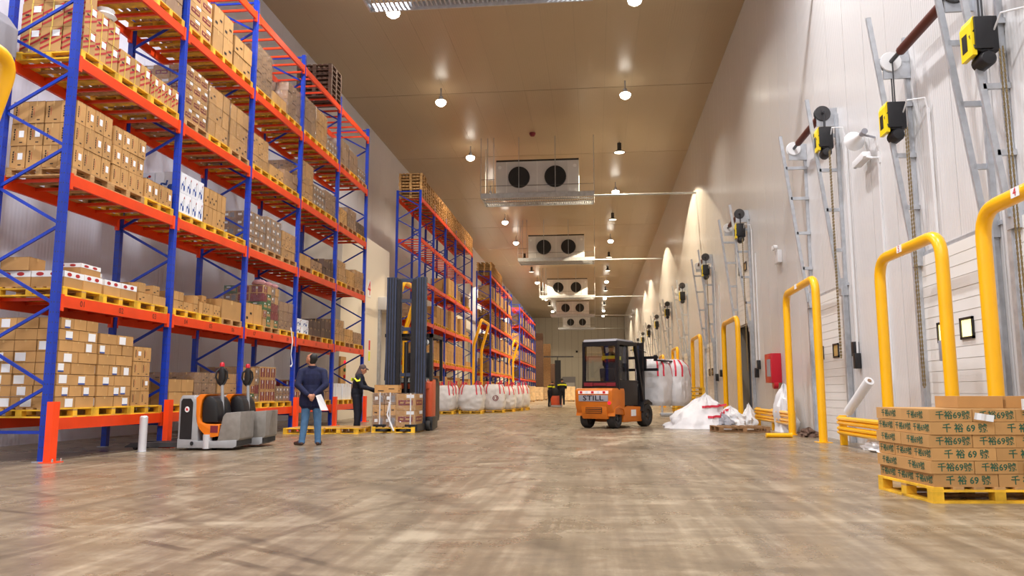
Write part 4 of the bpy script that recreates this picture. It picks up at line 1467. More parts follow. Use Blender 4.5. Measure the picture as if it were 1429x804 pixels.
def bent_guard(y0, y1, h, x, label):
    t = thing('bent_door_guard', label, 'guard', (x, (y0 + y1) / 2, 0), 0, 'bent yellow guards at the cold-room doors')
    a, b = (0, y0 - (y0 + y1) / 2, 0), (0, y1 - (y0 + y1) / 2, 0)
    lean = .55
    kz = h - 1.9
    pts = [a, (0, a[1], kz * .5)] + arc(a, (0, a[1], kz), (lean, a[1], h), .3, 4) + arc((0, a[1], kz), (lean, a[1], h), (lean, b[1], h), .32) + arc((lean, a[1], h), (lean, b[1], h), (0, b[1], kz), .32) + arc((lean, b[1], h), (0, b[1], kz), b, .3, 4) + [b]
    MB().tube(pts, .10, 12).obj('tube', [YEL], t, smooth=True)
    for q in (a, b):
        MB().box(q[0] - .16, q[0] + .16, q[1] - .16, q[1] + .16, 0, .015).obj('foot_plate', [YEL], t)


p = px_(18, 84, -7.65)
bent_guard(p.y - 2.4, p.y, p.z, -8.2, 'bent yellow guard at the picture edge before the nearest rack')
bent_guard(30.9, 33.5, 5.5, -8.35, 'bent yellow guard seen behind the reach truck mast')
bent_guard(53.3, 57.2, 6.0, -8.4, 'bent yellow guard between the second and third racks')
bent_guard(75.4, 79.6, 6.0, -8.4, 'bent yellow guard between the third and farthest racks')
p = px_(2, 55, -8.9)
t = thing('rail_cover', 'grey metal rail cover box at the picture edge above the bent guard', 'cover', (-8.95, p.y - 1.0, p.z - .3))
MB().prism([(-.25, 0), (-.25, .75), (.10, .68), (.28, .45), (.28, 0)], -.8, 1.05, 0, 'y').obj('cover', [GREYPL], t, bevel=.02)
MB().box(-.3, -.25, -.7, 1.0, .1, .9).obj('mount_plate', [GALV], t)
MB().box(-(8.95 - 10.9) * -1, -.3, .0, .1, .35, .45).obj('arm', [GALV], t)

for (u, v, r, h, lb) in ((198, 631, .065, .60, 'short silver bollard standing before the nearest rack'), (516, 579, .11, 1.30, 'tall silver bollard beyond the nearest rack, by the man in overalls')):
    p = pz(u, v)
    t = thing('bollard', lb, 'bollard', (max(p.x, -8.95), p.y, 0), 0, 'silver bollards by the racks')
    MB().lathe([(.005, 0), (r, 0), (r, h - .02), (r - .02, h), (.005, h)], n=20).obj('post', [BOLL], t, smooth=True)
    MB().lathe([(.005, 0), (r * 1.7, 0), (r * 1.7, .012), (.005, .012)], n=20).obj('base_plate', [STEEL], t)


# ================================================================== people
def capsule(m, p, q, r1, r2, n=12):
    p, q = Vector(p), Vector(q)
    d, a, b = m.frame(p, q)
    rs = []
    for c, r, ss in ((p, r1, (-1, -.86, -.5, 0)), (q, r2, (0, .5, .86, 1))):
        for s in ss:
            rr = max(.15, math.sqrt(max(0, 1 - s * s))) * r if abs(s) == 1 else math.sqrt(1 - s * s) * r
            rs.append([c + d * (s * r) + (a * math.cos(t) + b * math.sin(t)) * rr for t in [2 * math.pi * k / n for k in range(n)]])
    m.rings(rs)


def ellipsoid(m, c, r, M=None, n=14):
    M = M or Matrix.Identity(3)
    rs = []
    for i in range(9):
        s = -1 + 2 * i / 8
        th = math.pi * (i + .12) / 8.24
        z, q = -math.cos(th), math.sin(th)
        rs.append([Vector(c) + M @ Vector((r[0] * q * math.cos(t), r[1] * q * math.sin(t), r[2] * z)) for t in [2 * math.pi * k / n for k in range(n)]])
    m.rings(rs)


def dist(pr, p):
    if pr[0] == 'c':
        a, b = Vector(pr[1]), Vector(pr[2])
        ab = b - a
        t = max(0, min(1, (p - a).dot(ab) / ab.length_squared))
        return (p - a - ab * t).length - (pr[3] * (1 - t) + pr[4] * t)
    M = pr[4] or Matrix.Identity(3)
    l = M.transposed() @ (p - Vector(pr[1]))
    return (Vector((l.x / pr[2][0], l.y / pr[2][1], l.z / pr[2][2])).length - 1) * min(pr[2])


def grow(name, prims, mats, parent, voxel, smooth=2):
    """one continuous surface grown over the limb volumes; cloth and skin follow the nearest limb"""
    m = MB()
    for pr in prims:
        if pr[0] == 'c':
            capsule(m, *pr[1:5])
        else:
            ellipsoid(m, pr[1], pr[2], pr[4])
    o = m.obj(name, mats, parent)
    md = o.modifiers.new('remesh', 'REMESH')
    md.mode = 'VOXEL'
    md.voxel_size = voxel
    dg = bpy.context.evaluated_depsgraph_get()
    me = bpy.data.meshes.new_from_object(o.evaluated_get(dg))
    me.name = name
    o.modifiers.clear()
    bm = bmesh.new()
    bm.from_mesh(me)
    for _ in range(smooth):
        bmesh.ops.smooth_vert(bm, verts=bm.verts, factor=.5, use_axis_x=True, use_axis_y=True, use_axis_z=True)
    idx = [(pr[5] if pr[0] == 'c' else pr[3]) for pr in prims]
    for f in bm.faces:
        c = f.calc_center_median()
        f.material_index = idx[min(range(len(prims)), key=lambda k: dist(prims[k], c))]
        f.smooth = True
    bm.to_mesh(me)
    bm.free()
    if not len(me.materials):
        for q in mats:
            me.materials.append(q)
    o.data = me
    return o


def head(c, M, skin=0):
    c = Vector(c)
    P = lambda *v: c + M @ Vector(v)
    return [('e', c, (.076, .096, .112), skin, M), ('e', P(0, .028, -.065), (.055, .062, .058), skin, M), ('c', P(0, .092, .0), P(0, .112, -.028), .012, .017, skin),
            ('e', P(.078, -.005, -.012), (.012, .024, .034), skin, M), ('e', P(-.078, -.005, -.012), (.012, .024, .034), skin, M),
            ('c', P(-.04, .082, .03), P(.04, .082, .03), .016, .016, skin), ('c', P(-.022, .084, -.062), P(.022, .084, -.062), .012, .012, skin)]


def face_parts(c, M, parent):
    for s in (-1, 1):
        e = MB()
        ellipsoid(e, Vector(c) + M @ Vector((s * .032, .088, .008)), (.011, .008, .007), M, 8)
        e.obj('eye', [INK], parent, smooth=True)
    e = MB()
    capsule(e, Vector(c) + M @ Vector((-.02, .096, -.062)), Vector(c) + M @ Vector((.02, .096, -.062)), .005, .005, 8)
    e.obj('mouth', [MARO], parent, smooth=True)


def hand(w, d, nrm, skin, curl=.4, thumb=1):
    """palm, four unequal bent fingers and a thumb from the side of the palm; d: finger direction, nrm: back of the hand"""
    w, d, nrm = Vector(w), Vector(d).normalized(), Vector(nrm).normalized()
    side = d.cross(nrm).normalized()
    nrm = side.cross(d).normalized()
    out = [('c', w, w + d * .035, .026, .028, skin)]
    for i, (o, L) in enumerate(((-.030, .062), (-.010, .074), (.010, .070), (.029, .054))):
        k0 = w + d * .035 + side * o * .7
        k1 = w + d * .085 + side * o
        k2 = k1 + (d * math.cos(curl) - nrm * math.sin(curl)) * L * .55
        k3 = k2 + (d * math.cos(curl * 2.2) - nrm * math.sin(curl * 2.2)) * L * .5
        out += [('c', k0, k1, .0125, .011, skin), ('c', k1, k2, .0095, .009, skin), ('c', k2, k3, .009, .0075, skin)]
    t0 = w + d * .02 - side * .02 * thumb
    t1 = w + d * .055 - side * .052 * thumb - nrm * .008
    t2 = t1 + (d * .8 - side * .35 * thumb - nrm * .4).normalized() * .04
    out += [('c', t0, t1, .014, .011, skin), ('c', t1, t2, .0105, .0085, skin)]
    return out


def rot(rx=0, ry=0, rz=0):
    return (Matrix.Rotation(rz, 3, 'Z') @ Matrix.Rotation(rx, 3, 'X') @ Matrix.Rotation(ry, 3, 'Y'))


def walker1():
    """standing man seen from behind, hands clasped behind the back, looking up at the shelves"""
    t = thing('person', 'man in navy coat and blue jeans standing with hands behind his back', 'person', pz(433, 621.5), R(16))
    M = rot(R(26), 0, R(58))
    hc = (-.03, -.005, 1.625)
    pr = head(hc, M)
    pr += [('c', (0, -.01, 1.42), (-.02, -.012, 1.55), .062, .058, 0)]
    # coat
    for s in (-1, 1):
        pr += [('c', (s * .06, 0, 1.40), (s * .175, -.005, 1.375), .085, .082, 1)]
        sh, el, wr = (s * .20, -.015, 1.37), (s * .258, -.13, 1.13), (s * .075, -.215, .955)
        pr += [('c', sh, el, .078, .064, 1), ('c', el, wr, .062, .048, 1)]
    pr += [('e', (0, .0, 1.24), (.215, .145, .25), 1, None), ('e', (0, .0, 1.02), (.205, .15, .24), 1, None)]
    pr += [('c', (-.075, 0, .98), (-.105, 0, .80), .145, .135, 1), ('c', (.075, 0, .98), (.105, 0, .80), .145, .135, 1), ('c', (0, .02, .98), (0, .02, .80), .15, .14, 1), ('c', (0, -.03, .98), (0, -.03, .80), .14, .13, 1)]
    # jeans and shoes
    for s in (-1, 1):
        f = (s * .135 + (.0 if s > 0 else -.02), -.01 if s < 0 else .02, .09)
        kn = (s * .115, .025, .49)
        pr += [('c', (s * .095, 0, .84), kn, .098, .076, 2), ('c', kn, f, .074, .06, 2), ('c', f, (f[0], f[1] - .005, .065), .062, .062, 2)]
        toe = (f[0] + (-.13 if s < 0 else .04), f[1] + (.11 if s < 0 else .16), .035)
        pr += [('c', (f[0], f[1] - .035, .04), toe, .04, .037, 3), ('c', (f[0], f[1], .045), ((f[0] + toe[0]) / 2, (f[1] + toe[1]) / 2, .05), .045, .045, 3)]
    pr += hand((-.06, -.222, .945), (.75, -.05, -.55), (0, -1, .1), 0, .5, 1)
    pr += hand((.055, -.245, .94), (-.45, -.02, -.8), (0, -1, .1), 0, .7, -1)
    b = grow('body', pr, [SKIN, NAVY, JEANS, SHOE], t, .011)
    hp = [('e', Vector(hc) + M @ Vector((0, -.030, .030)), (.084, .088, .100), 0, M), ('e', Vector(hc) + M @ Vector((0, -.055, -.03)), (.075, .055, .075), 0, M)]
    grow('hair', hp, [HAIR], t, .014)
    face_parts(hc, M, t)
    col = MB().lathe([(.075, 0), (.082, .03), (.085, .06), (.078, .065), (.068, .03), (.066, .0)], (-.008, -.01, 1.43), 16).obj('collar', [NAVY], t, smooth=True)
    seam = MB().bar((0, -.158, .72), (0, -.152, 1.0), .008, .008).obj('coat_vent', [BLACK], t)
    # the papers in his hand
    w = t.location
    Mz = Matrix.Rotation(R(16), 4, 'Z')
    q = Mz @ Vector((.11, -.29, .93))
    o = MB()
    for k in range(3):
        e = .004 * k
        o.hexa([(0, -e, 0), (.10, -.02 - e, .03), (.24, -.03 - e, -.27), (.10, -.03 - e, -.27), (0, -e + .002, 0), (.10, -.018 - e, .03), (.24, -.028 - e, -.27), (.10, -.028 - e, -.27)])
    oo = o.obj('paper_sheets', [WHITE], None, (w.x + q.x - .02, w.y + q.y, q.z + .0), R(16))
    tag(oo, 'white sheets of paper held behind the back of the man in jeans', 'paper')


walker1()


def walker2():
    """man in navy overalls and hooded cap bending over the wrapped cartons"""
    t = thing('person', 'man in navy overalls and hooded cap reaching towards the wrapped cartons', 'person', pz(497, 602), R(-82))
    M = rot(R(-22), 0, R(-8))
    hc = (0, .13, 1.575)
    pr = head(hc, M)
    pr += [('c', (0, .06, 1.40), (0, .10, 1.52), .065, .062, 2)]
    pr += [('e', (0, .035, 1.22), (.21, .155, .26), 1, rot(R(-10))), ('e', (0, -.005, .98), (.20, .155, .22), 1, None)]
    for s in (-1, 1):
        pr += [('c', (s * .05, .04, 1.38), (s * .175, .05, 1.36), .09, .085, 1)]
        kn, f = (s * .10, .03, .48), (s * .11, -.02 + (.06 if s > 0 else 0), .10)
        pr += [('c', (s * .095, 0, .88), kn, .115, .09, 1), ('c', kn, f, .088, .078, 1)]
        pr += [('c', (f[0], f[1] - .03, .045), (f[0] + .01, f[1] + .17, .04), .046, .04, 3)]
    # far arm (left) and near arm (right) reach forward
    pr += [('c', (.20, .05, 1.35), (.26, .16, 1.12), .075, .062, 1), ('c', (.26, .16, 1.12), (.20, .44, 1.06), .06, .047, 1)]
    pr += [('c', (-.20, .05, 1.35), (-.26, .18, 1.12), .075, .062, 1), ('c', (-.26, .18, 1.12), (-.16, .42, 1.02), .06, .047, 1)]
    pr += hand((.195, .46, 1.06), (-.05, 1, -.1), (0, .1, 1), 4, .5, 1)
    pr += hand((-.155, .44, 1.015), (.1, 1, -.15), (0, .1, 1), 4, .5, -1)
    grow('body', pr, [SKIN, NAVY2, HOOD, SHOEB, BLACK], t, .012)
    face_parts(hc, M, t)
    hp = [('e', Vector(hc) + M @ Vector((0, -.022, .035)), (.092, .100, .100), 0, M), ('e', Vector(hc) + M @ Vector((0, -.045, -.06)), (.09, .08, .10), 0, M), ('c', (0, .02, 1.42), (0, .06, 1.50), .09, .085, 0)]
    hp += [('c', Vector(hc) + M @ Vector((-.04, .10, .055)), Vector(hc) + M @ Vector((.04, .10, .055)), .02, .02, 0), ('c', Vector(hc) + M @ Vector((-.03, .14, .045)), Vector(hc) + M @ Vector((.03, .14, .045)), .014, .014, 0)]
    grow('hooded_cap', hp, [HOOD], t, .014)
    MB().hexa([(.225, -.05, 1.33), (.295, .03, 1.25), (.295, .12, 1.27), (.22, .1, 1.38), (.235, -.06, 1.345), (.303, .03, 1.262), (.303, .12, 1.282), (.23, .1, 1.392)]).obj('shoulder_patch', [HIVIS], t)
    v = MB().box(-.16, .16, -.145, -.12, 1.28, 1.36).obj('back_patch', [HIVIS], t, bevel=.01)


walker2()


def small_person(loc, rz, label, seated=False, hv=True, bend=0.0, voxel=.016):
    t = thing('person', label, 'person', loc, rz)
    M = rot(R(-6 - 30 * bend))
    hc = (0, .03 + .28 * bend, 1.62 - .12 * bend)
    dz = -.42 if seated else 0
    hc = (hc[0], hc[1], hc[2] + dz)
    pr = head(hc, M)
    ch = (0, .0 + .16 * bend, 1.24 + dz)
    pr += [('c', (0, ch[1], 1.42 + dz), hc, .06, .058, 0), ('e', ch, (.21, .15, .26), 1, rot(R(-25 * bend))), ('e', (0, 0, 1.0 + dz), (.20, .15, .2), 1, None)]
    for s in (-1, 1):
        pr += [('c', (s * .05, ch[1], 1.39 + dz), (s * .18, ch[1], 1.37 + dz), .085, .08, 1)]
        el = (s * .27, ch[1] + .10, 1.12 + dz)
        wr = (s * .14, ch[1] + .36, 1.08 + dz)
        pr += [('c', (s * .205, ch[1], 1.36 + dz), el, .072, .06, 1), ('c', el, wr, .058, .045, 1)]
        pr += hand(wr, (-.1 * s, 1, -.1), (0, .1, 1), 3, .6, -s)
        if seated:
            kn, f = (s * .13, .46, .56), (s * .13, .42, .10)
            pr += [('c', (s * .10, .02, .56), kn, .095, .08, 1), ('c', kn, f, .078, .065, 1)]
        else:
            kn, f = (s * .10, .03, .48), (s * .11, -.01, .10)
            pr += [('c', (s * .095, 0, .90), kn, .10, .08, 1), ('c', kn, f, .078, .066, 1)]
        pr += [('c', (f[0], f[1] - .03, .045), (f[0] + .01, f[1] + .17, .04), .046, .04, 2)]
    grow('body', pr, [SKIN, NAVY2, SHOEB, BLACK], t, voxel)
    grow('hair', [('e', Vector(hc) + M @ Vector((0, -.02, .03)), (.085, .095, .10), 0, M)], [HAIR], t, .02)
    face_parts(hc, M, t)
    if hv:
        for s in (-1, 1):
            MB().lathe([(.088, -.05), (.092, -.045), (.092, .045), (.088, .05)], (s * .215, ch[1] + .01, 1.30 + dz), 14).obj('hivis_band', [HIVIS], t, smooth=True)
        MB().box(-.2, .2, ch[1] - .165, ch[1] - .145, 1.28 + dz, 1.37 + dz).obj('hivis_band', [HIVIS], t, bevel=.01)
    return t


# ================================================================== forklift
def wheel(parent, name, c, r, w, hubm=FKOR, axis='x'):
    o = MB().lathe([(r * .55, -w / 2), (r * .92, -w / 2), (r, -w / 2 + .03), (r, w / 2 - .03), (r * .92, w / 2), (r * .55, w / 2), (r * .5, w / 2 - .03), (r * .5, -w / 2 + .03)], c, 24, 0, axis)
    t = o.obj(name, [RUBBER], parent, smooth=True)
    MB().lathe([(.01, -w / 2 + .015), (r * .2, -w / 2 + .01), (r * .22, -w / 2 + .04), (r * .55, -w / 2 + .04), (r * .55, w / 2 - .04), (r * .22, w / 2 - .04), (r * .2, w / 2 - .01), (.01, w / 2 - .015)], c, 20, 0, axis).obj('hub', [hubm], t, smooth=True)
    return t


def forklift():
    rl, rr = pz(820, 597), pz(858, 598)
    ax = (rl + rr) / 2
    rz = R(-29)
    t = thing('forklift', 'orange and black forklift with closed cab carrying white big bags', 'forklift', (ax.x, ax.y, 0), rz)
    # counterweight at the rear
    prof = [(-.30, .40), (-.36, .50), (-.42, .64), (-.42, 1.04), (-.37, 1.10), (.32, 1.10), (.36, 1.0), (.36, .62), (.30, .50), (.28, .36)]
    cw = MB().prism(prof, -.58, .58, 0, 'x').obj('counterweight', [FKOR], t, bevel=.035)
    MB().prism([(-.34, .26), (-.39, .40), (-.41, .62), (-.1, .62), (-.1, .26)], -.40, .40, 0, 'x').obj('lower_weight', [FKOR], cw, bevel=.03)
    MB().box(-.26, .26, -.425, -.39, .42, .58).obj('tow_recess', [BLACK], cw, bevel=.02)
    g = MB()
    for z in (.44, .49, .54):
        g.box(-.25, .25, -.44, -.425, z, z + .02)
    tag(g.obj('grille_bars', [FKOR], cw), kind='stuff')
    pl = MB().box(-.46, .46, -.436, -.42, .74, .91).obj('name_plate', [GREYPL], cw, bevel=.005)
    letter('STILL', BLACK, pl, (0, -.44, .825), .19, '-y', 'maker_lettering', .008, 1.5)
    ws = MB().box(-.47, .47, -.432, -.42, .945, 1.03).obj('warning_strip', [SIGNW], cw)
    for i in range(5):
        MB().box(-.42 + i * .18, -.34 + i * .18, -.436, -.432, .955, 1.02).obj('strip_mark', [SIGNR if i % 2 == 0 else WHITE], ws)
    MB().lathe([(.005, -.02), (.045, -.02), (.045, .02), (.005, .02)], (.50, -.43, .70), 14, 0, 'y').obj('tail_lamp', [TAILR], cw, smooth=True)
    # chassis, battery hood
    ch = MB().prism([(.30, .16), (.30, .55), (.52, .62), (1.42, .58), (1.50, .52), (1.62, .50), (1.62, .30), (1.45, .16)], -.56, .56, 0, 'x').obj('chassis', [FKOR], t, bevel=.03)
    MB().box(.562, .57, .75, 1.05, .32, .50).obj('data_plate', [WHITE], ch)
    MB().prism([(.34, .56), (.34, 1.06), (.95, 1.06), (1.05, .96), (1.05, .58)], -.50, .50, 0, 'x').obj('battery_hood', [BLACK], t, bevel=.04)
    MB().box(-.53, .53, 1.05, 1.55, .50, .56).obj('floor_plate', [BLACK], t)
    MB().prism([(1.42, .5), (1.40, 1.15), (1.52, 1.25), (1.62, 1.22), (1.64, .5)], -.50, .50, 0, 'x').obj('dashboard', [BLACK], t, bevel=.03)
    # seat, steering wheel
    se = MB().box(-.25, .25, .45, .92, 1.06, 1.36).obj('seat', [BLACK], t, bevel=.04)
    MB().prism([(.42, 1.30), (.38, 1.66), (.45, 1.68), (.52, 1.33)], -.24, .24, 0, 'x').obj('seat_backrest', [BLACK], t, bevel=.03)
    sw = MB()
    c, u_, v_ = Vector((-.05, 1.22, 1.38)), Vector((1, 0, 0)), Vector((0, .55, .83))
    sw.tube([c + (u_ * math.cos(a) + v_ * math.sin(a)) * .17 for a in [i * math.pi / 10 for i in range(21)]], .014, 6)
    sw.tube([c, (-.05, 1.46, 1.18)], .025, 8)
    sw.obj('steering_wheel', [BLACK], t, smooth=True)
    # overhead guard
    H = 2.42
    pil = MB()
    for nm, p, q in (('guard_pillar', (-.54, .02, 1.06), (-.52, .06, H - .04)), ('guard_pillar', (.54, .02, 1.06), (.52, .06, H - .04)), ('guard_pillar', (-.54, 1.60, .55), (-.52, 1.15, H - .04)), ('guard_pillar', (.54, 1.60, .55), (.52, 1.15, H - .04))):
        MB().bar(p, q, .085, .085, 0, (0, 1, 0)).obj(nm, [BLACK], t)
    rf = MB().box(-.56, .56, -.02, .07, H - .10, H).box(-.56, .56, 1.10, 1.20, H - .10, H).box(-.56, -.47, .07, 1.10, H - .10, H).box(.47, .56, .07, 1.10, H - .10, H).obj('roof_frame', [BLACK], t)
    MB().prism([(-.03, H - .01), (.02, H + .06), (1.0, H + .05), (1.1, H - .01)], -.53, .53, 0, 'x').obj('roof_panel', [GREYPL], t, bevel=.02)
    # rear window in a black frame
    wf = MB().box(-.56, .56, -.03, .03, 1.10, 1.30).box(-.56, .56, -.03, .03, 2.28, 2.36).box(-.56, -.49, -.03, .03, 1.30, 2.28).box(.49, .56, -.03, .03, 1.30, 2.28).obj('rear_window_frame', [BLACK], t)
    MB().box(-.49, .49, -.004, .004, 1.30, 2.28).obj('rear_pane', [GLASS], wf)
    for s in (-.36, .36):
        MB().box(s - .14, s + .14, -.055, -.03, 1.16, 1.26).obj('rear_light', [MARO], wf)
    MB().box(-.2, .2, -.05, -.03, 1.17, 1.25).obj('light_bar', [MARO], wf)
    df = MB().bar((.55, .10, 1.30), (.55, 1.22, 1.30), .04, .05).bar((.55, .62, 1.30), (.54, .60, 2.3), .04, .04).obj('door_frame', [BLACK], t)
    dp = MB().box(.53, .57, .10, 1.18, .62, 1.28).obj('lower_door', [BLACK], t, bevel=.01)
    MB().box(.548, .552, .12, .60, 1.33, 2.26).obj('door_pane', [GLASS], dp)
    MB().tube([(.50, .55, 2.36), (.42, .55, 2.16)], .025, 8).obj('work_lamp', [BLACK], t)
    # wheels
    for s in (-1, 1):
        wheel(t, 'rear_wheel', (s * .42, 0, .26), .26, .22, DSTEEL)
        wheel(t, 'front_wheel', (s * .50, 1.72, .33), .33, .26, DSTEEL)
        MB().prism([(-.34, .34), (-.28, .56), (0, .62), (.28, .56), (.34, .36), (.29, .36), (.24, .51), (0, .56), (-.24, .51), (-.29, .34)], min(s * .36, s * .60), max(s * .36, s * .60), 0, 'x').obj('rear_mudguard', [FKOR], t)
        MB().prism([(1.34, .45), (1.42, .70), (1.72, .78), (2.0, .68), (2.0, .62), (1.72, .71), (1.47, .64), (1.40, .45)], min(s * .38, s * .64), max(s * .38, s * .64), 0, 'x').obj('front_mudguard', [BLACK], t)
    # mast and carriage
    for s in (-1, 1):
        MB().box(s * .33 - .05, s * .33 + .05, 1.92, 2.06, .10, 2.46).obj('mast_channel', [BLACK], t)
        MB().box(s * .22 - .04, s * .22 + .04, 1.96, 2.08, .14, 2.40).obj('inner_mast_channel', [MASTB], t)
        MB().tube([(s * .14, 1.99, .2), (s * .14, 1.99, 2.25)], .035, 10).obj('lift_cylinder', [STEEL], t, smooth=True)
    MB().box(-.38, .38, 1.95, 2.05, 2.38, 2.46).box(-.38, .38, 1.95, 2.05, 1.2, 1.28).obj('mast_crossbar', [BLACK], t)
    MB().box(-.48, .80, 2.08, 2.14, 1.98, 2.06).box(-.48, .80, 2.08, 2.14, 1.62, 1.70).box(-.42, -.36, 2.08, 2.14, 1.62, 2.06).box(.36, .42, 2.08, 2.14, 1.62, 2.06).obj('fork_carriage', [BLACK], t)
    for s in (.14, .70):
        MB().box(s - .05, s + .05, 2.14, 2.19, 1.94, 2.1).box(s - .05, s + .05, 2.14, 4.05, 1.92, 1.965).obj('fork', [DSTEEL], t)
    MB().tube([(.35, 1.2, 2.2), (.5, 1.5, 2.25), (.62, 1.7, 2.15)], .012, 6).obj('mirror_arm', [BLACK], t)
    # the driver sits inside as a thing of his own
    d = small_person((0, 0, 0), 0, 'driver in dark clothes with a yellow shoulder band inside the forklift cab', True)
    Mz = Matrix.Rotation(rz, 4, 'Z')
    q = Mz @ Vector((-.0, .66, .72))
    d.location = (ax.x + q.x, ax.y + q.y, q.z + .36)
    d.rotation_euler = (0, 0, rz)
    return t, ax, rz


fk, fax, frz = forklift()


# ================================================================== big bags
from mathutils import noise as NZ


def bag_fn(w, h, seed, gather=0.0, expo=3.2):
    def f(t, v):
        bul = .84 + .17 * math.sin(math.pi * min(1, v * .92 + .06) ** .8)
        if v > .86:
            bul *= 1 - (v - .86) / .14 * (.10 + gather)
        if v < .08:
            bul *= .90 + v / .08 * .10
        c, s = math.cos(t), math.sin(t)
        r = (abs(c) ** expo + abs(s) ** expo) ** (-1 / expo) * w / 2 * bul
        q = Vector((c * 2.2 + seed * 3.1, s * 2.2, v * 2.6))
        r *= 1 + .07 * NZ.noise(q) + .05 * NZ.noise(q * 2.7) + .022 * math.sin(t * 9 + 9 * NZ.noise(q * .9)) * (v > .1)
        return Vector((c * r, s * r, v * h + .02 * NZ.noise(q * 1.7)))
    return f


def big_bag(loc, label, group, w=1.15, h=1.15, seed=0, rz=0.0, emblem=True, strap_up=.22, gather=0.0, hang=None):
    t = thing('big_bag', label, 'bag', loc, rz, group)
    fn = bag_fn(w, h, seed, gather)
    m = MB()
    n, k = 44, 24
    rs = [[fn(2 * math.pi * i / n, j / k) for i in range(n)] for j in range(k + 1)]
    m.rings(rs, 0, False)
    top = [p * 1 for p in rs[-1]]
    c = Vector((0, 0, h * .97))
    r2 = [c + (p - c) * .55 + Vector((0, 0, -.02)) for p in top]
    m.rings([top, r2], 0, False)
    m.add(r2, [tuple(range(n))])
    m.add(rs[0], [tuple(range(n - 1, -1, -1))])
    m.obj('sack', [BAGW], t, smooth=True)
    for q in range(4):
        a = math.pi / 4 + q * math.pi / 2
        s = MB()
        for da in (-.20, .20):
            pts = [fn(a + da, v) * 1.012 for v in (.62, .74, .86, .97)]
            if hang:
                e = Vector(hang[q]) + Vector((da * .3, 0, 0))
                pts += [pts[-1].lerp(e, .5), e]
            else:
                e = fn(a, .97) * .93
                pts += [Vector((e.x + da * .25, e.y - da * .1, h + strap_up * (.75 + .25 * math.sin(seed * 5 + q))))]
            for p, q2 in zip(pts[:-1], pts[1:]):
                s.bar(p, q2, .055, .012, 0, tuple(((p + q2) / 2 * Vector((1, 1, 0)) if False else Vector((p.x, p.y, .2)))))
            last = pts[-1]
        if not hang:
            e = fn(a, .97) * .93
            zt = h + strap_up * (.75 + .25 * math.sin(seed * 5 + q))
            s.bar((e.x - .05, e.y + .02, zt), (e.x + .05, e.y - .02, zt), .055, .014)
        s.obj('lifting_loop', [BAGS], t)
    if emblem:
        for a0 in (-math.pi / 2, 0.0):
            e = MB()
            for r0, r1 in ((.05, .085), (.105, .14)):
                for i in range(16):
                    t0, t1 = 2 * math.pi * i / 16, 2 * math.pi * (i + 1) / 16
                    if r0 < .1 and i in (3, 4, 11):
                        continue
                    P = lambda r, tt: fn(a0 + .18 + r * math.cos(tt) / (w * .5), .45 + r * math.sin(tt) / h) * 1.012
                    e.quad([P(r0, t0), P(r1, t0), P(r1, t1), P(r0, t1)])
            e.obj('round_emblem', [MARO], t)
    return t


bags = [(-6.95, 35.4), (-5.75, 36.1), (-4.95, 38.0), (-4.65, 39.9), (-4.4, 41.6), (-4.25, 43.4), (-6.2, 38.2), (-7.2, 37.6)]
bl = ['first white big bag with red loops, at the near corner of the row', 'second white big bag of the row, with red loops', 'third white big bag with a clear round maroon emblem', 'fourth white big bag along the aisle side of the row',
      'fifth white big bag along the aisle side of the row', 'last white big bag of the row along the aisle', 'white big bag tucked behind the second one', 'white big bag tucked behind the first one']
for i, (x, y) in enumerate(bags):
    big_bag((x, y, .144), bl[i], 'white big bags on yellow pallets', 1.12 + .05 * (i % 2), 1.12 + .05 * (i % 3), i + 1, .06 * (-1) ** i, i == 2)
    put_pallet('yellow', (x, y, 0), f'yellow pallet under the {bl[i].split(" white")[0] if i < 6 else "hidden " + ["rear", "corner"][i - 6]} big bag', 'pallets under the big bags', random.uniform(-.05, .05), full=i < 4)

# bags carried by the forklift
Mz = Matrix.Rotation(frz, 4, 'Z')
for i, (lx, ly, w, sd) in enumerate(((.36, 2.86, .92, 21), (.60, 3.62, 1.0, 22))):
    q = Mz @ Vector((lx, ly, 0))
    hg = []
    for a in range(4):
        c = math.pi / 4 + a * math.pi / 2
        hg.append((w * .24 * math.cos(c), w * .30 * math.sin(c), 1.36))
    big_bag((fax.x + q.x, fax.y + q.y, .58), ['white bag hanging on the forklift forks nearest its mast', 'white bag hanging on the forklift forks farther from its mast'][i], 'white bags hanging on the forklift', w, 1.42, sd, frz, False, .2, .25, hg)
q = Mz @ Vector((0, 2.75, 0))

# steel stand under the bags, pallet stack beyond
p = pz(940, 581)
t = thing('steel_stand', 'galvanised steel stand on the floor below the hanging bags', 'stand', (p.x, p.y, 0))
for x in (-.46, .46):
    MB().box(x - .04, x + .04, -.05, .05, .0, 1.6).obj('upright', [GALV], t)
MB().box(-.55, .55, -.25, .25, .02, .14).obj('base', [GALV], t, bevel=.01)
MB().box(-.46, .46, -.03, .03, 1.5, 1.6).obj('crossbar', [GALV], t)
for k in range(8):
    put_pallet('yellow', (3.45 + random.uniform(-.03, .03), 29.6, k * .146), f'yellow pallet, {ORD[k]} from the floor, in the stack behind the hanging bags', 'pallet stack behind the hanging bags', 0, full=False)

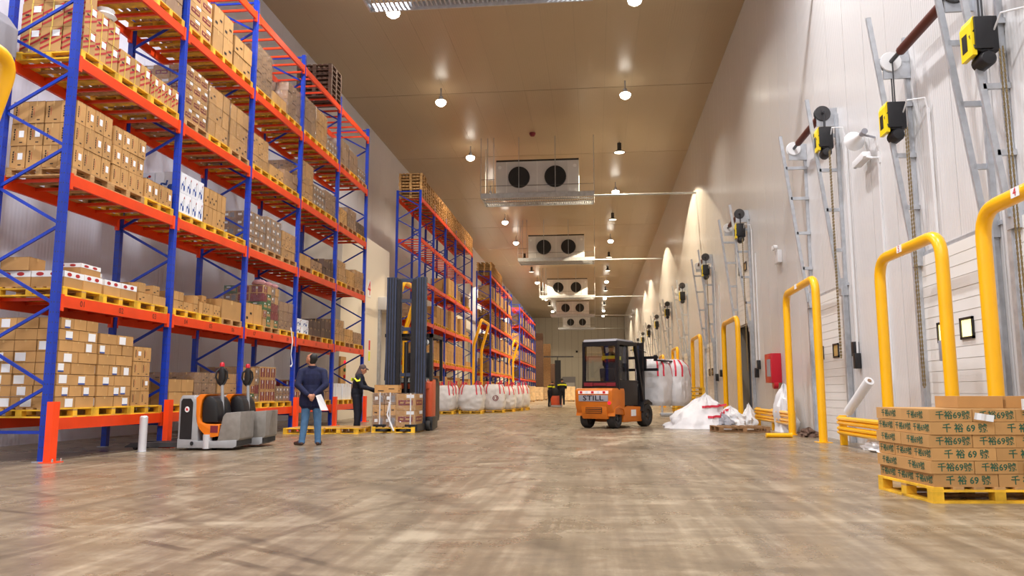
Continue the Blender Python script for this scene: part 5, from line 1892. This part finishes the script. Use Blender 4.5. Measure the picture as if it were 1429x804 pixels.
# ================================================================== crumpled bag pile, broken pallet, plastic scraps
def heap(name, label, cat, loc, rx, ry, h, seed, m, rz=0, apex=(0, 0), sharp=1.0, fold=.25, group=None):
    t = thing(name, label, cat, loc, rz, group)
    n, k = 40, 14
    rs = []
    for j in range(k + 1):
        v = j / k
        ring = []
        for i in range(n):
            a = 2 * math.pi * i / n
            q = Vector((math.cos(a) * 2.2 + seed, math.sin(a) * 2.2, v * 3.2))
            fr = 1 + fold * NZ.noise(q) + fold * .5 * NZ.noise(q * 2.3) + .09 * math.sin(a * 6 + seed + 5 * NZ.noise(q * .7))
            rr = (1 - v ** sharp) ** (1 / 1.15) * fr + (.03 if j < k else 0)
            x, y = rx * rr * math.cos(a), ry * rr * math.sin(a)
            z = h * v * (1 + .14 * NZ.noise(q * 1.7))
            ring.append(Vector((x + apex[0] * v, y + apex[1] * v, max(0.002, z if j else 0.002))))
        rs.append(ring)
    mb = MB().rings(rs)
    mb.obj('sheet', [m], t, smooth=True)
    return t, rs


p0, p1 = pz(945, 598), pz(1048, 600)
bx, by = (p0.x + p1.x) / 2, (p0.y + p1.y) / 2 + .55
t, rs = heap('collapsed_bag', 'collapsed white big bag with red straps heaped on the floor', 'bag', (bx - .35, by, 0), .92, .62, .90, 3, BAGW, 0, (.26, .1), 1.25, .24)
for (j0, i0, di, dj) in ((9, 29, 10, 0), (5, 31, 9, .25)):
    s = MB()
    pts = [rs[int(j0 + k * dj)][(i0 + k) % 40] * 1.02 + Vector((.012, -.02, .012)) for k in range(di)]
    pts.append(pts[-1] + Vector((.14, -.04, .03)))
    for a, b in zip(pts[:-1], pts[1:]):
        s.bar(a, b, .012, .06, 0, (0, .2, 1))
    s.obj('strap', [BAGS], t)
t, _ = heap('plastic_scrap', 'crumpled white and grey film heap beside the collapsed bag', 'plastic', (bx + .62, by + .05, 0), .40, .36, .60, 8, PLASTW, 0, (-.05, 0), 1.9, .55)
heap('plastic_scrap', 'dark grey crumpled film between the two white heaps', 'plastic', (bx + .28, by - .35, 0), .36, .22, .42, 12, GREYPL, 0, (0, .1), 1.6, .6)
heap('plastic_scrap', 'small upright twist of white film at the end of the low barrier', 'plastic', (bx + 1.05, by + .15, 0), .22, .2, .66, 15, PLASTW, 0, (.04, 0), 1.8, .5)
bp = pallet_proto('broken_pallet', PALR, PALR, 1.0, 1.25, 'low brown broken pallet on the floor before the collapsed bag', pz(1037, 604))
bp.location.y += .5
bp.rotation_euler = (0, 0, R(6))
p = px_(1165, 612, 4.68)
heap('plastic_scrap', 'white plastic scrap under the barrier with the white roll', 'plastic', (4.78, 13.9, 0), .16, .55, .26, 31, PLASTW, 0, (0, 0), 2.2, .6)
heap('plastic_scrap', 'brown scrap at the foot of the guard by the hose cabinet', 'plastic', (4.78, 18.4, 0), .2, .40, .2, 35, PALD, 0, (0, 0), 2.2, .6)
t, _ = heap('white_sack', 'white sack slumped over the low barrier under the hose cabinet', 'sack', (4.80, 20.6, .0), .24, .60, 1.18, 41, BAGW, 0, (0, .1), 2.4, .45)
p = pz(1160, 618)
t = thing('white_roll', 'white paper roll leaning on the low barrier', 'roll', (4.70, 15.1, .575))
MB().tube([(-.05, -.02, 0.06), (.12, -.72, .62)], .085, 16).obj('roll', [PLASTW], t, smooth=True)
MB().tube([(.117, -.708, .61), (.123, -.73, .63)], .035, 12).obj('core', [CARD2], t, smooth=True)
p = pz(1090, 611)
t = thing('scrap_tube', 'short yellow tube lying on the floor at the guard foot', 'tube', (p.x, p.y, .05))
MB().tube([(-.32, 0, 0), (.22, .05, 0)], .05, 12).obj('tube', [YEL], t, smooth=True)
MB().lathe([(.02, 0), (.06, 0), (.06, .03), (.02, .03)], (.22, .05, 0), 12, 0, 'x').obj('end_cap', [YEL], t)

# ================================================================== reach truck with its mast to the viewer
def reach_truck():
    p = pz(561, 602)
    x0, y0 = p.x, p.y + .2
    t = thing('reach_truck', 'tall dark-masted reach truck with orange side standing behind the wrapped cartons', 'reach truck', (x0, y0, 0))
    for s in (-1, 1):
        a = s * .40
        MB().box(a - .13, a + .13, .0, .16, .20, 4.02).obj('mast_channel', [MASTB], t)
        ins = MB().box(a - s * .19 - .05, a - s * .19 + .05, .03, .14, .25, 3.96).obj('inner_mast_channel', [BLACK], t)
        for k in (-.07, .0, .07):
            MB().box(a + k - .012, a + k + .012, -.012, 0, .22, 4.0).obj('channel_rib', [BLACK], t)
        MB().box(a - .16, a + .16, -.9, .25, .03, .20).obj('support_leg', [BLACK], t)
    MB().tube([(0, .10, .3), (0, .10, 2.3)], .055, 10).obj('lift_cylinder', [BLACK], t, smooth=True)
    for z in (1.4, 2.6, 3.35, 3.9):
        MB().box(-.40, .40, .05, .12, z, z + .09).obj('mast_crossbar', [MASTB], t)
    for s in (-.14, .14):
        MB().tube([(s, .06, .4), (s, .06, 3.9)], .018, 6).obj('lift_chain', [DSTEEL], t)
    # body behind
    b = MB().prism([(.3, .2), (.3, 1.25), (.5, 1.38), (1.7, 1.38), (1.9, 1.2), (1.9, .2)], -.62, .55, 0, 'x').obj('body', [BLACK], t, bevel=.04)
    MB().box(-.60, .60, .26, .34, 1.08, 1.22).obj('front_band', [RTOR], b, bevel=.01)
    MB().prism([(.28, .30), (.28, 1.25), (.42, 1.33), (.80, 1.33), (.80, .26)], .50, .66, 0, 'x').obj('side_panel', [RTOR], t, bevel=.03)
    MB().prism([(.22, .0), (.22, .36), (.9, .36), (.9, .05)], .52, .70, 0, 'x').obj('leg_cover', [BLACK], t, bevel=.02)
    wheel(t, 'load_wheel', (.60, .16, .13), .13, .12, DSTEEL)
    wheel(t, 'load_wheel', (-.60, .16, .13), .13, .12, DSTEEL)
    for (a, b_) in ((-.60, .35), (.62, .35), (-.60, 1.7), (.62, 1.7)):
        MB().bar((a, b_, 1.3), (a * .96, b_ + .05, 2.50), .08, .08, 0, (0, 1, 0)).obj('guard_pillar', [BLACK], t)
    rf = MB().box(-.64, .66, .3, .40, 2.45, 2.54).box(-.64, .66, 1.68, 1.78, 2.45, 2.54).box(-.64, -.55, .3, 1.78, 2.45, 2.54).box(.57, .66, .3, 1.78, 2.45, 2.54)
    for i in range(5):
        rf.box(-.45 + i * .22, -.42 + i * .22, .3, 1.78, 2.47, 2.52)
    rf.obj('roof_frame', [BLACK], t)
    MB().box(-.62, -.35, .34, .40, 1.35, 2.4).obj('side_screen', [BLACK], t)
    MB().box(-.3, .4, 1.5, 1.75, 1.3, 2.1).obj('seat_back', [BLACK], t, bevel=.05)
    MB().lathe([(.01, -.06), (.08, -.05), (.085, .0), (.01, .02)], (.50, .27, 2.30), 16, 0, 'y').obj('headlight', [STEEL], t, smooth=True)
    MB().box(-.44, .44, -.06, -.005, .32, .42).box(-.44, .44, -.06, -.005, .72, .82).obj('fork_carriage', [BLACK], t)
    for s in (-.25, .25):
        MB().box(s - .055, s + .055, -.12, -.06, .06, .80).box(s - .055, s + .055, -1.2, -.06, .05, .085).obj('fork', [DSTEEL], t)
    return t, x0, y0


rt, rx0, ry0 = reach_truck()
pc = (pz(515, 604) + pz(582, 604)) / 2
pallet_yard = PAL['yellow']
LY = pc.y + .48
put_pallet('yellow', (pc.x, LY, 0.0), 'yellow pallet under the wrapped cartons before the reach truck', 'pallets on the floor')
t = thing('wrapped_load', 'strapped and film-wrapped stack of mixed brown cartons before the reach truck', 'load', (pc.x, LY, .144))
for k in range(3):
    for i in range(2):
        me = carton_mesh('grey' if k != 1 else 'plain:p', .29, .86, .27)
        link('carton', me, t, (-.40 + i * .30, 0, k * .275), 0)
for k in range(2):
    link('carton', carton_mesh('print', .48, .86, .40), t, (.29, .0, k * .405 + .0), 0)
link('carton', carton_mesh('plain:p', .60, .40, .20), t, (-.23, -.18, .83), .03)
for x in (-.36, -.10, .42):
    st = MB().box(x - .015, x + .015, -.445, -.435, 0, .84 if x < .3 else .82).obj('strap', [PLASTW], t)
f = MB().rings([[Vector((sx * (.565 + .01 * math.sin(q * 9)), sy * .45, q)) for sx, sy in ((1, -1), (1, 1), (-1, 1), (-1, -1))] for q in (0, .2, .42, .62, .83)], 0, False)
f.obj('stretch_film', [FILM], t)
MB().tube([(-.10, -.46, .60), (-.16, -.47, .3), (-.05, -.47, .02), (.02, -.50, -.10)], [.03, .02, .03, .02], 6).obj('loose_film_tail', [PLASTW], t, smooth=True)
for i, (u, v) in enumerate(((450, 606.5), (500, 606))):
    q = pz(u, v)
    put_pallet('yellow', (q.x - .50, q.y + .56, 0), ['empty yellow pallet on the floor behind the man in jeans', 'empty yellow pallet on the floor at the feet of the man in overalls'][i], 'pallets on the floor', R(90))

# ================================================================== powered pallet trucks
def pallet_truck(loc, rz, label):
    t = thing('pallet_truck', label, 'pallet truck', loc, rz, 'orange and grey powered pallet trucks')
    w = .36
    t.scale = (.80, 1, 1)
    b = MB().prism([(0, .10), (0, .86), (.05, .94), (.30, .94), (.38, .84), (.42, .50), (.44, .10)], -w, w, 0, 'y').obj('battery_case', [TRKGR], t, bevel=.02)
    pn = MB().prism([(.045, .19), (.045, .84), (.08, .885), (.25, .885), (.30, .82), (.30, .19)], -w - .008, -w + .002, 0, 'y').obj('battery_cover', [BLACK], b)
    lg = MB().lathe([(.002, -.004), (.05, -.004), (.05, 0), (.002, 0)], (.18, -w - .008, .70), 18, 0, 'y').obj('round_emblem', [WHITE], pn)
    e = MB()
    e.box(.165, .195, -w - .016, -w - .0125, .68, .72).box(.155, .165, -w - .016, -w - .0125, .675, .73).box(.195, .205, -w - .016, -w - .0125, .675, .70)
    tag(e.obj('emblem_mark', [SIGNR], lg), kind='stuff')
    MB().prism([(0, .04), (0, .20), (.48, .16), (.80, .16), (1.28, .18), (1.28, .07), (1.2, .04)], -w - .01, w + .01, 0, 'y').obj('chassis', [TRKGR], t, bevel=.01)
    MB().lathe([(.002, -.02), (.035, -.02), (.035, 0), (.002, 0)], (.32, -w - .005, .12), 12, 0, 'y').obj('tow_eye', [BLACK], t)
    oc = MB().prism([(.36, .60), (.36, .90), (.44, .96), (.60, .96), (.54, .92), (.49, .86), (.47, .78), (.46, .56), (.50, .48), (.60, .45), (.90, .44), (.88, .24), (.72, .22), (.58, .26), (.46, .36), (.38, .48)], -w, w, 0, 'y').obj('motor_cover', [TRKOR], t, bevel=.012)
    MB().box(.70, .86, -w - .006, -w + .01, .30, .42).obj('cover_vent', [MARO], oc)
    for y in (-.17, .17):
        m = MB()
        prof = [(.49, .47), (.485, .80), (.53, .90), (.62, .935), (.72, .91), (.79, .82), (.83, .66), (.84, .47)]
        m.prism(prof, y - .165, y + .165, 0, 'y')
        m.obj('black_dome', [BLACK], t, bevel=.045)
    MB().lathe([(.005, 0), (.095, 0), (.095, .24), (.005, .24)], (.62, -w + .06, .03), 18).obj('wheel_guard', [BOLL], t, smooth=True)
    sk = MB().prism([(.86, .16), (.96, .58), (1.02, .64), (1.34, .66), (1.34, .20), (1.30, .16)], -w, w, 0, 'y').obj('skirt', [SKIRT], t, bevel=.012)
    fr = MB()
    for i in range(7):
        fr.box(.90 + i * .06, .945 + i * .06, -w - .004, w, .075, .165)
    tag(fr.obj('rubber_fringe', [RUBBER], t), kind='stuff')
    ti = MB().tube([(.80, 0, .48), (.78, 0, .62), (.74, 0, 1.12)], .034, 10).obj('tiller', [TRKGR], t, smooth=True)
    for s in (-1, 1):
        MB().tube([(.735, 0, 1.10), (.72 + s * .06, s * .03, 1.16), (.72 + s * .105, s * .05, 1.26), (.72 + s * .09, s * .05, 1.36), (.72 + s * .02, 0, 1.42)], .022, 8).obj('handle_loop', [BLACK], ti, smooth=True)
    MB().prism([(.66, 1.18), (.68, 1.40), (.72, 1.46), (.78, 1.42), (.80, 1.24), (.74, 1.12)], -.06, .06, 0, 'y').obj('tiller_head', [BLACK], ti, bevel=.015)
    MB().lathe([(.005, 0), (.05, .01), (.05, .06), (.03, .085), (.005, .09)], (.72, 0, 1.44), 14).obj('safety_button', [REDGL], ti, smooth=True)
    for y in (-.20, .20):
        MB().prism([(0.02, .05), (.02, .14), (-1.05, .12), (-1.18, .06), (-1.18, .045)], y - .08, y + .08, 0, 'y').obj('fork', [DSTEEL], t)
        wheel(t, 'load_wheel', (-.98, y, .045), .045, .1, DSTEEL, 'y')
    wheel(t, 'drive_wheel', (.64, 0, .115), .115, .12, DSTEEL, 'y')
    return t


q = pz(242, 629)
pallet_truck((q.x, q.y + .40, 0), R(6), 'nearer orange and grey pallet truck with upright tiller, parked by the rack')
pallet_truck((q.x + .10, q.y + 1.22, 0), R(6), 'farther orange and grey pallet truck half hidden by the nearer one')

# ================================================================== carton pallet at the dock guards
cn = pz(1303, 703)
RZ = R(6)
Mr = Matrix.Rotation(RZ, 4, 'Z')
SX, SY = 1.22, 1.06
cen = Vector((cn.x, cn.y, 0)) + Mr @ Vector((SX / 2, SY / 2, 0))
fp = pallet_proto('pallet', PALY, PALW, SY, SX, 'worn yellow pallet under the cartons with green print', cen)
fp.rotation_euler = (0, 0, RZ)
fp['group'] = 'pallets on the floor'
rng = random.Random(5)
H = .117
cnt = 0


def text_carton(lx, ly, lz, dx, dy, label, txt=True, wear=False):
    q = cen + Mr @ Vector((lx, ly, lz))
    o = tag(link('carton', carton_mesh('text', dx - .006, dy - .006, H - .004), None, q, RZ + rng.uniform(-.012, .012)), label, 'carton', 'flat cartons with green print')
    if txt:
        s = min(.085, (dx - .1) / 4.2)
        if ly < -.2:
            letter('千 裕 69 號' if dx > .45 else '千裕69號', GRNI, o, (.02, -(dy - .006) / 2 - .002, H * .47), s if dx > .45 else .080, '-y', 'green_lettering', .016)
        if lx < -.2:
            letter('千裕69號', GRNI, o, (-(dx - .006) / 2 - .002, 0, H * .47), min(.075, dy / 4.6), '-x', 'green_lettering', .016)
    return o


for k in range(6):
    z = .144 + k * H
    if k % 2 == 0:
        xs, dx, ys, dy = [-.295, .295], .59, [-.345, 0, .345], .345
    else:
        xs, dx, ys, dy = [-.40, 0, .40], .40, [-.26, .26], .52
    ox, oy = rng.uniform(-.012, .012), rng.uniform(-.01, .01)
    for i, x in enumerate(xs):
        for j, y in enumerate(ys):
            if i > 0 and j > 0 and k < 5:
                continue
            fc = (f'{ORD[i]} along the front' if j == 0 else f'{ORD[j]} back on the side' if i == 0 else f'{ORD[i]} across, {ORD[j]} back')
            text_carton(x + ox, y + oy, z, dx, dy, f'green-printed flat carton, {ORD[k]} layer of dock pallet, {fc}')
for i in range(2):
    text_carton(.05 + i * .46, -.05, .144 + 6 * H, .44, .40, ['loose carton lying on top of the green-printed stack, torn front', 'second loose carton on top of the green-printed stack'][i], False)
for (lx, lz, w, h, tl, lb) in ((-.12, .144 + 5.1 * H, .17, .06, .15, 'crumpled white slip stuck on the top layer of the green-printed cartons'), (.32, .144 + 5.95 * H, .16, .10, -.05, 'white paper sheet hanging at the top of the green-printed stack'),
                           (.30, .144 + 1.15 * H, .16, .11, -.06, 'lower white paper stuck on the green-printed cartons'), (.47, .144 + 1.85 * H, .20, .115, .08, 'upper white paper stuck near the picture edge on the green-printed cartons')):
    q = cen + Mr @ Vector((lx, -SY / 2 - .03, lz))
    o = MB()
    nn = 6
    for i in range(nn):
        a, b = -w / 2 + w * i / nn, -w / 2 + w * (i + 1) / nn
        da, db = .012 * math.sin(i * 1.9), .012 * math.sin((i + 1) * 1.9)
        o.hexa([(a, da, 0), (b, db, 0), (b, db + .002, 0), (a, da + .002, 0), (a, da - .008, h), (b, db - .008, h), (b, db - .006, h), (a, da - .006, h)])
    o = o.obj('paper_sheet', [WHITE], None, q)
    o.rotation_euler = (0, tl, RZ)
    tag(o, lb, 'paper')

# ================================================================== far floor loads and workers
PALEW = mat('pale_wrapped_cartons', '#e2c7a0', .5, vary=.2, scale=4)
m = JL[1].copy()
for i in range(len(m.materials)):
    m.materials[i] = PALEW
for i, (u, v) in enumerate(((738, 561), (750, 559.5), (762, 558.5), (794, 560.5), (728, 563.5))):
    q = pz(u, v)
    o = link('carton_load', m, None, (q.x, q.y, .144))
    o.scale = (1.3, 1.2, 1.35)
    lb = ['pale wrapped carton load past the big bags', 'pale wrapped carton load, second past the big bags', 'pale wrapped carton load left of the distant worker', 'pale wrapped carton load right of the distant worker', 'pale wrapped carton load just behind the last big bag'][i]
    tag(o, lb, 'load', 'pale loads on the far floor')
    put_pallet('wood', (q.x, q.y, 0), f'bare pallet under the {lb}', 'pallets under the pale loads', full=False)
q = pz(777, 568.5)
t = thing('stacker_truck', 'small distant orange stacker truck with a black mast', 'truck', (q.x, q.y, 0))
MB().prism([(-.35, .06), (-.40, .55), (-.30, .75), (.25, .75), (.32, .55), (.32, .06)], 0, .7, 0, 'y').obj('body', [RTOR], t, bevel=.04)
MB().box(-.36, .36, -.45, .0, .05, .14).obj('platform', [GREYPL], t)
MB().box(-.30, .26, -.01, .05, .75, 1.25).obj('control_column', [BLACK], t, bevel=.03)
MB().box(-.15, .25, .75, .9, .1, 3.1).obj('mast', [BLACK], t)
MB().box(-.9, 1.1, .8, .86, 3.3, 3.38).box(.0, .06, .8, .86, 3.1, 3.3).obj('top_bar', [DSTEEL], t)
for s in (-.2, .2):
    MB().box(s - .06, s + .06, .9, 2.0, .05, .09).obj('fork', [DSTEEL], t)
small_person((q.x + .38, q.y - .40, .14), R(8), 'distant worker with yellow bands standing on the stacker truck', voxel=.02)
small_person((q.x - .45, q.y + .25, .02), R(-40), 'second distant worker leaning behind the stacker truck mast', bend=.7, voxel=.02)
for (x, y, h) in ((-.9, 100, 1.1), (1.0, 112, 1.2)):
    t = thing('floor_post', f'tiny white post on the far floor, {"before" if y < 105 else "near"} the end wall', 'post', (x, y, 0))
    MB().lathe([(.005, 0), (.09, 0), (.09, h), (.005, h)], n=12).obj('post', [BOLL], t, smooth=True)
    MB().lathe([(.005, 0), (.14, 0), (.14, .02), (.005, .02)], n=12).obj('base_plate', [BOLL], t)

# the prototypes that were only copied from
for o in PAL.values():
    for c in list(o.children):
        bpy.data.objects.remove(c)
    bpy.data.objects.remove(o)
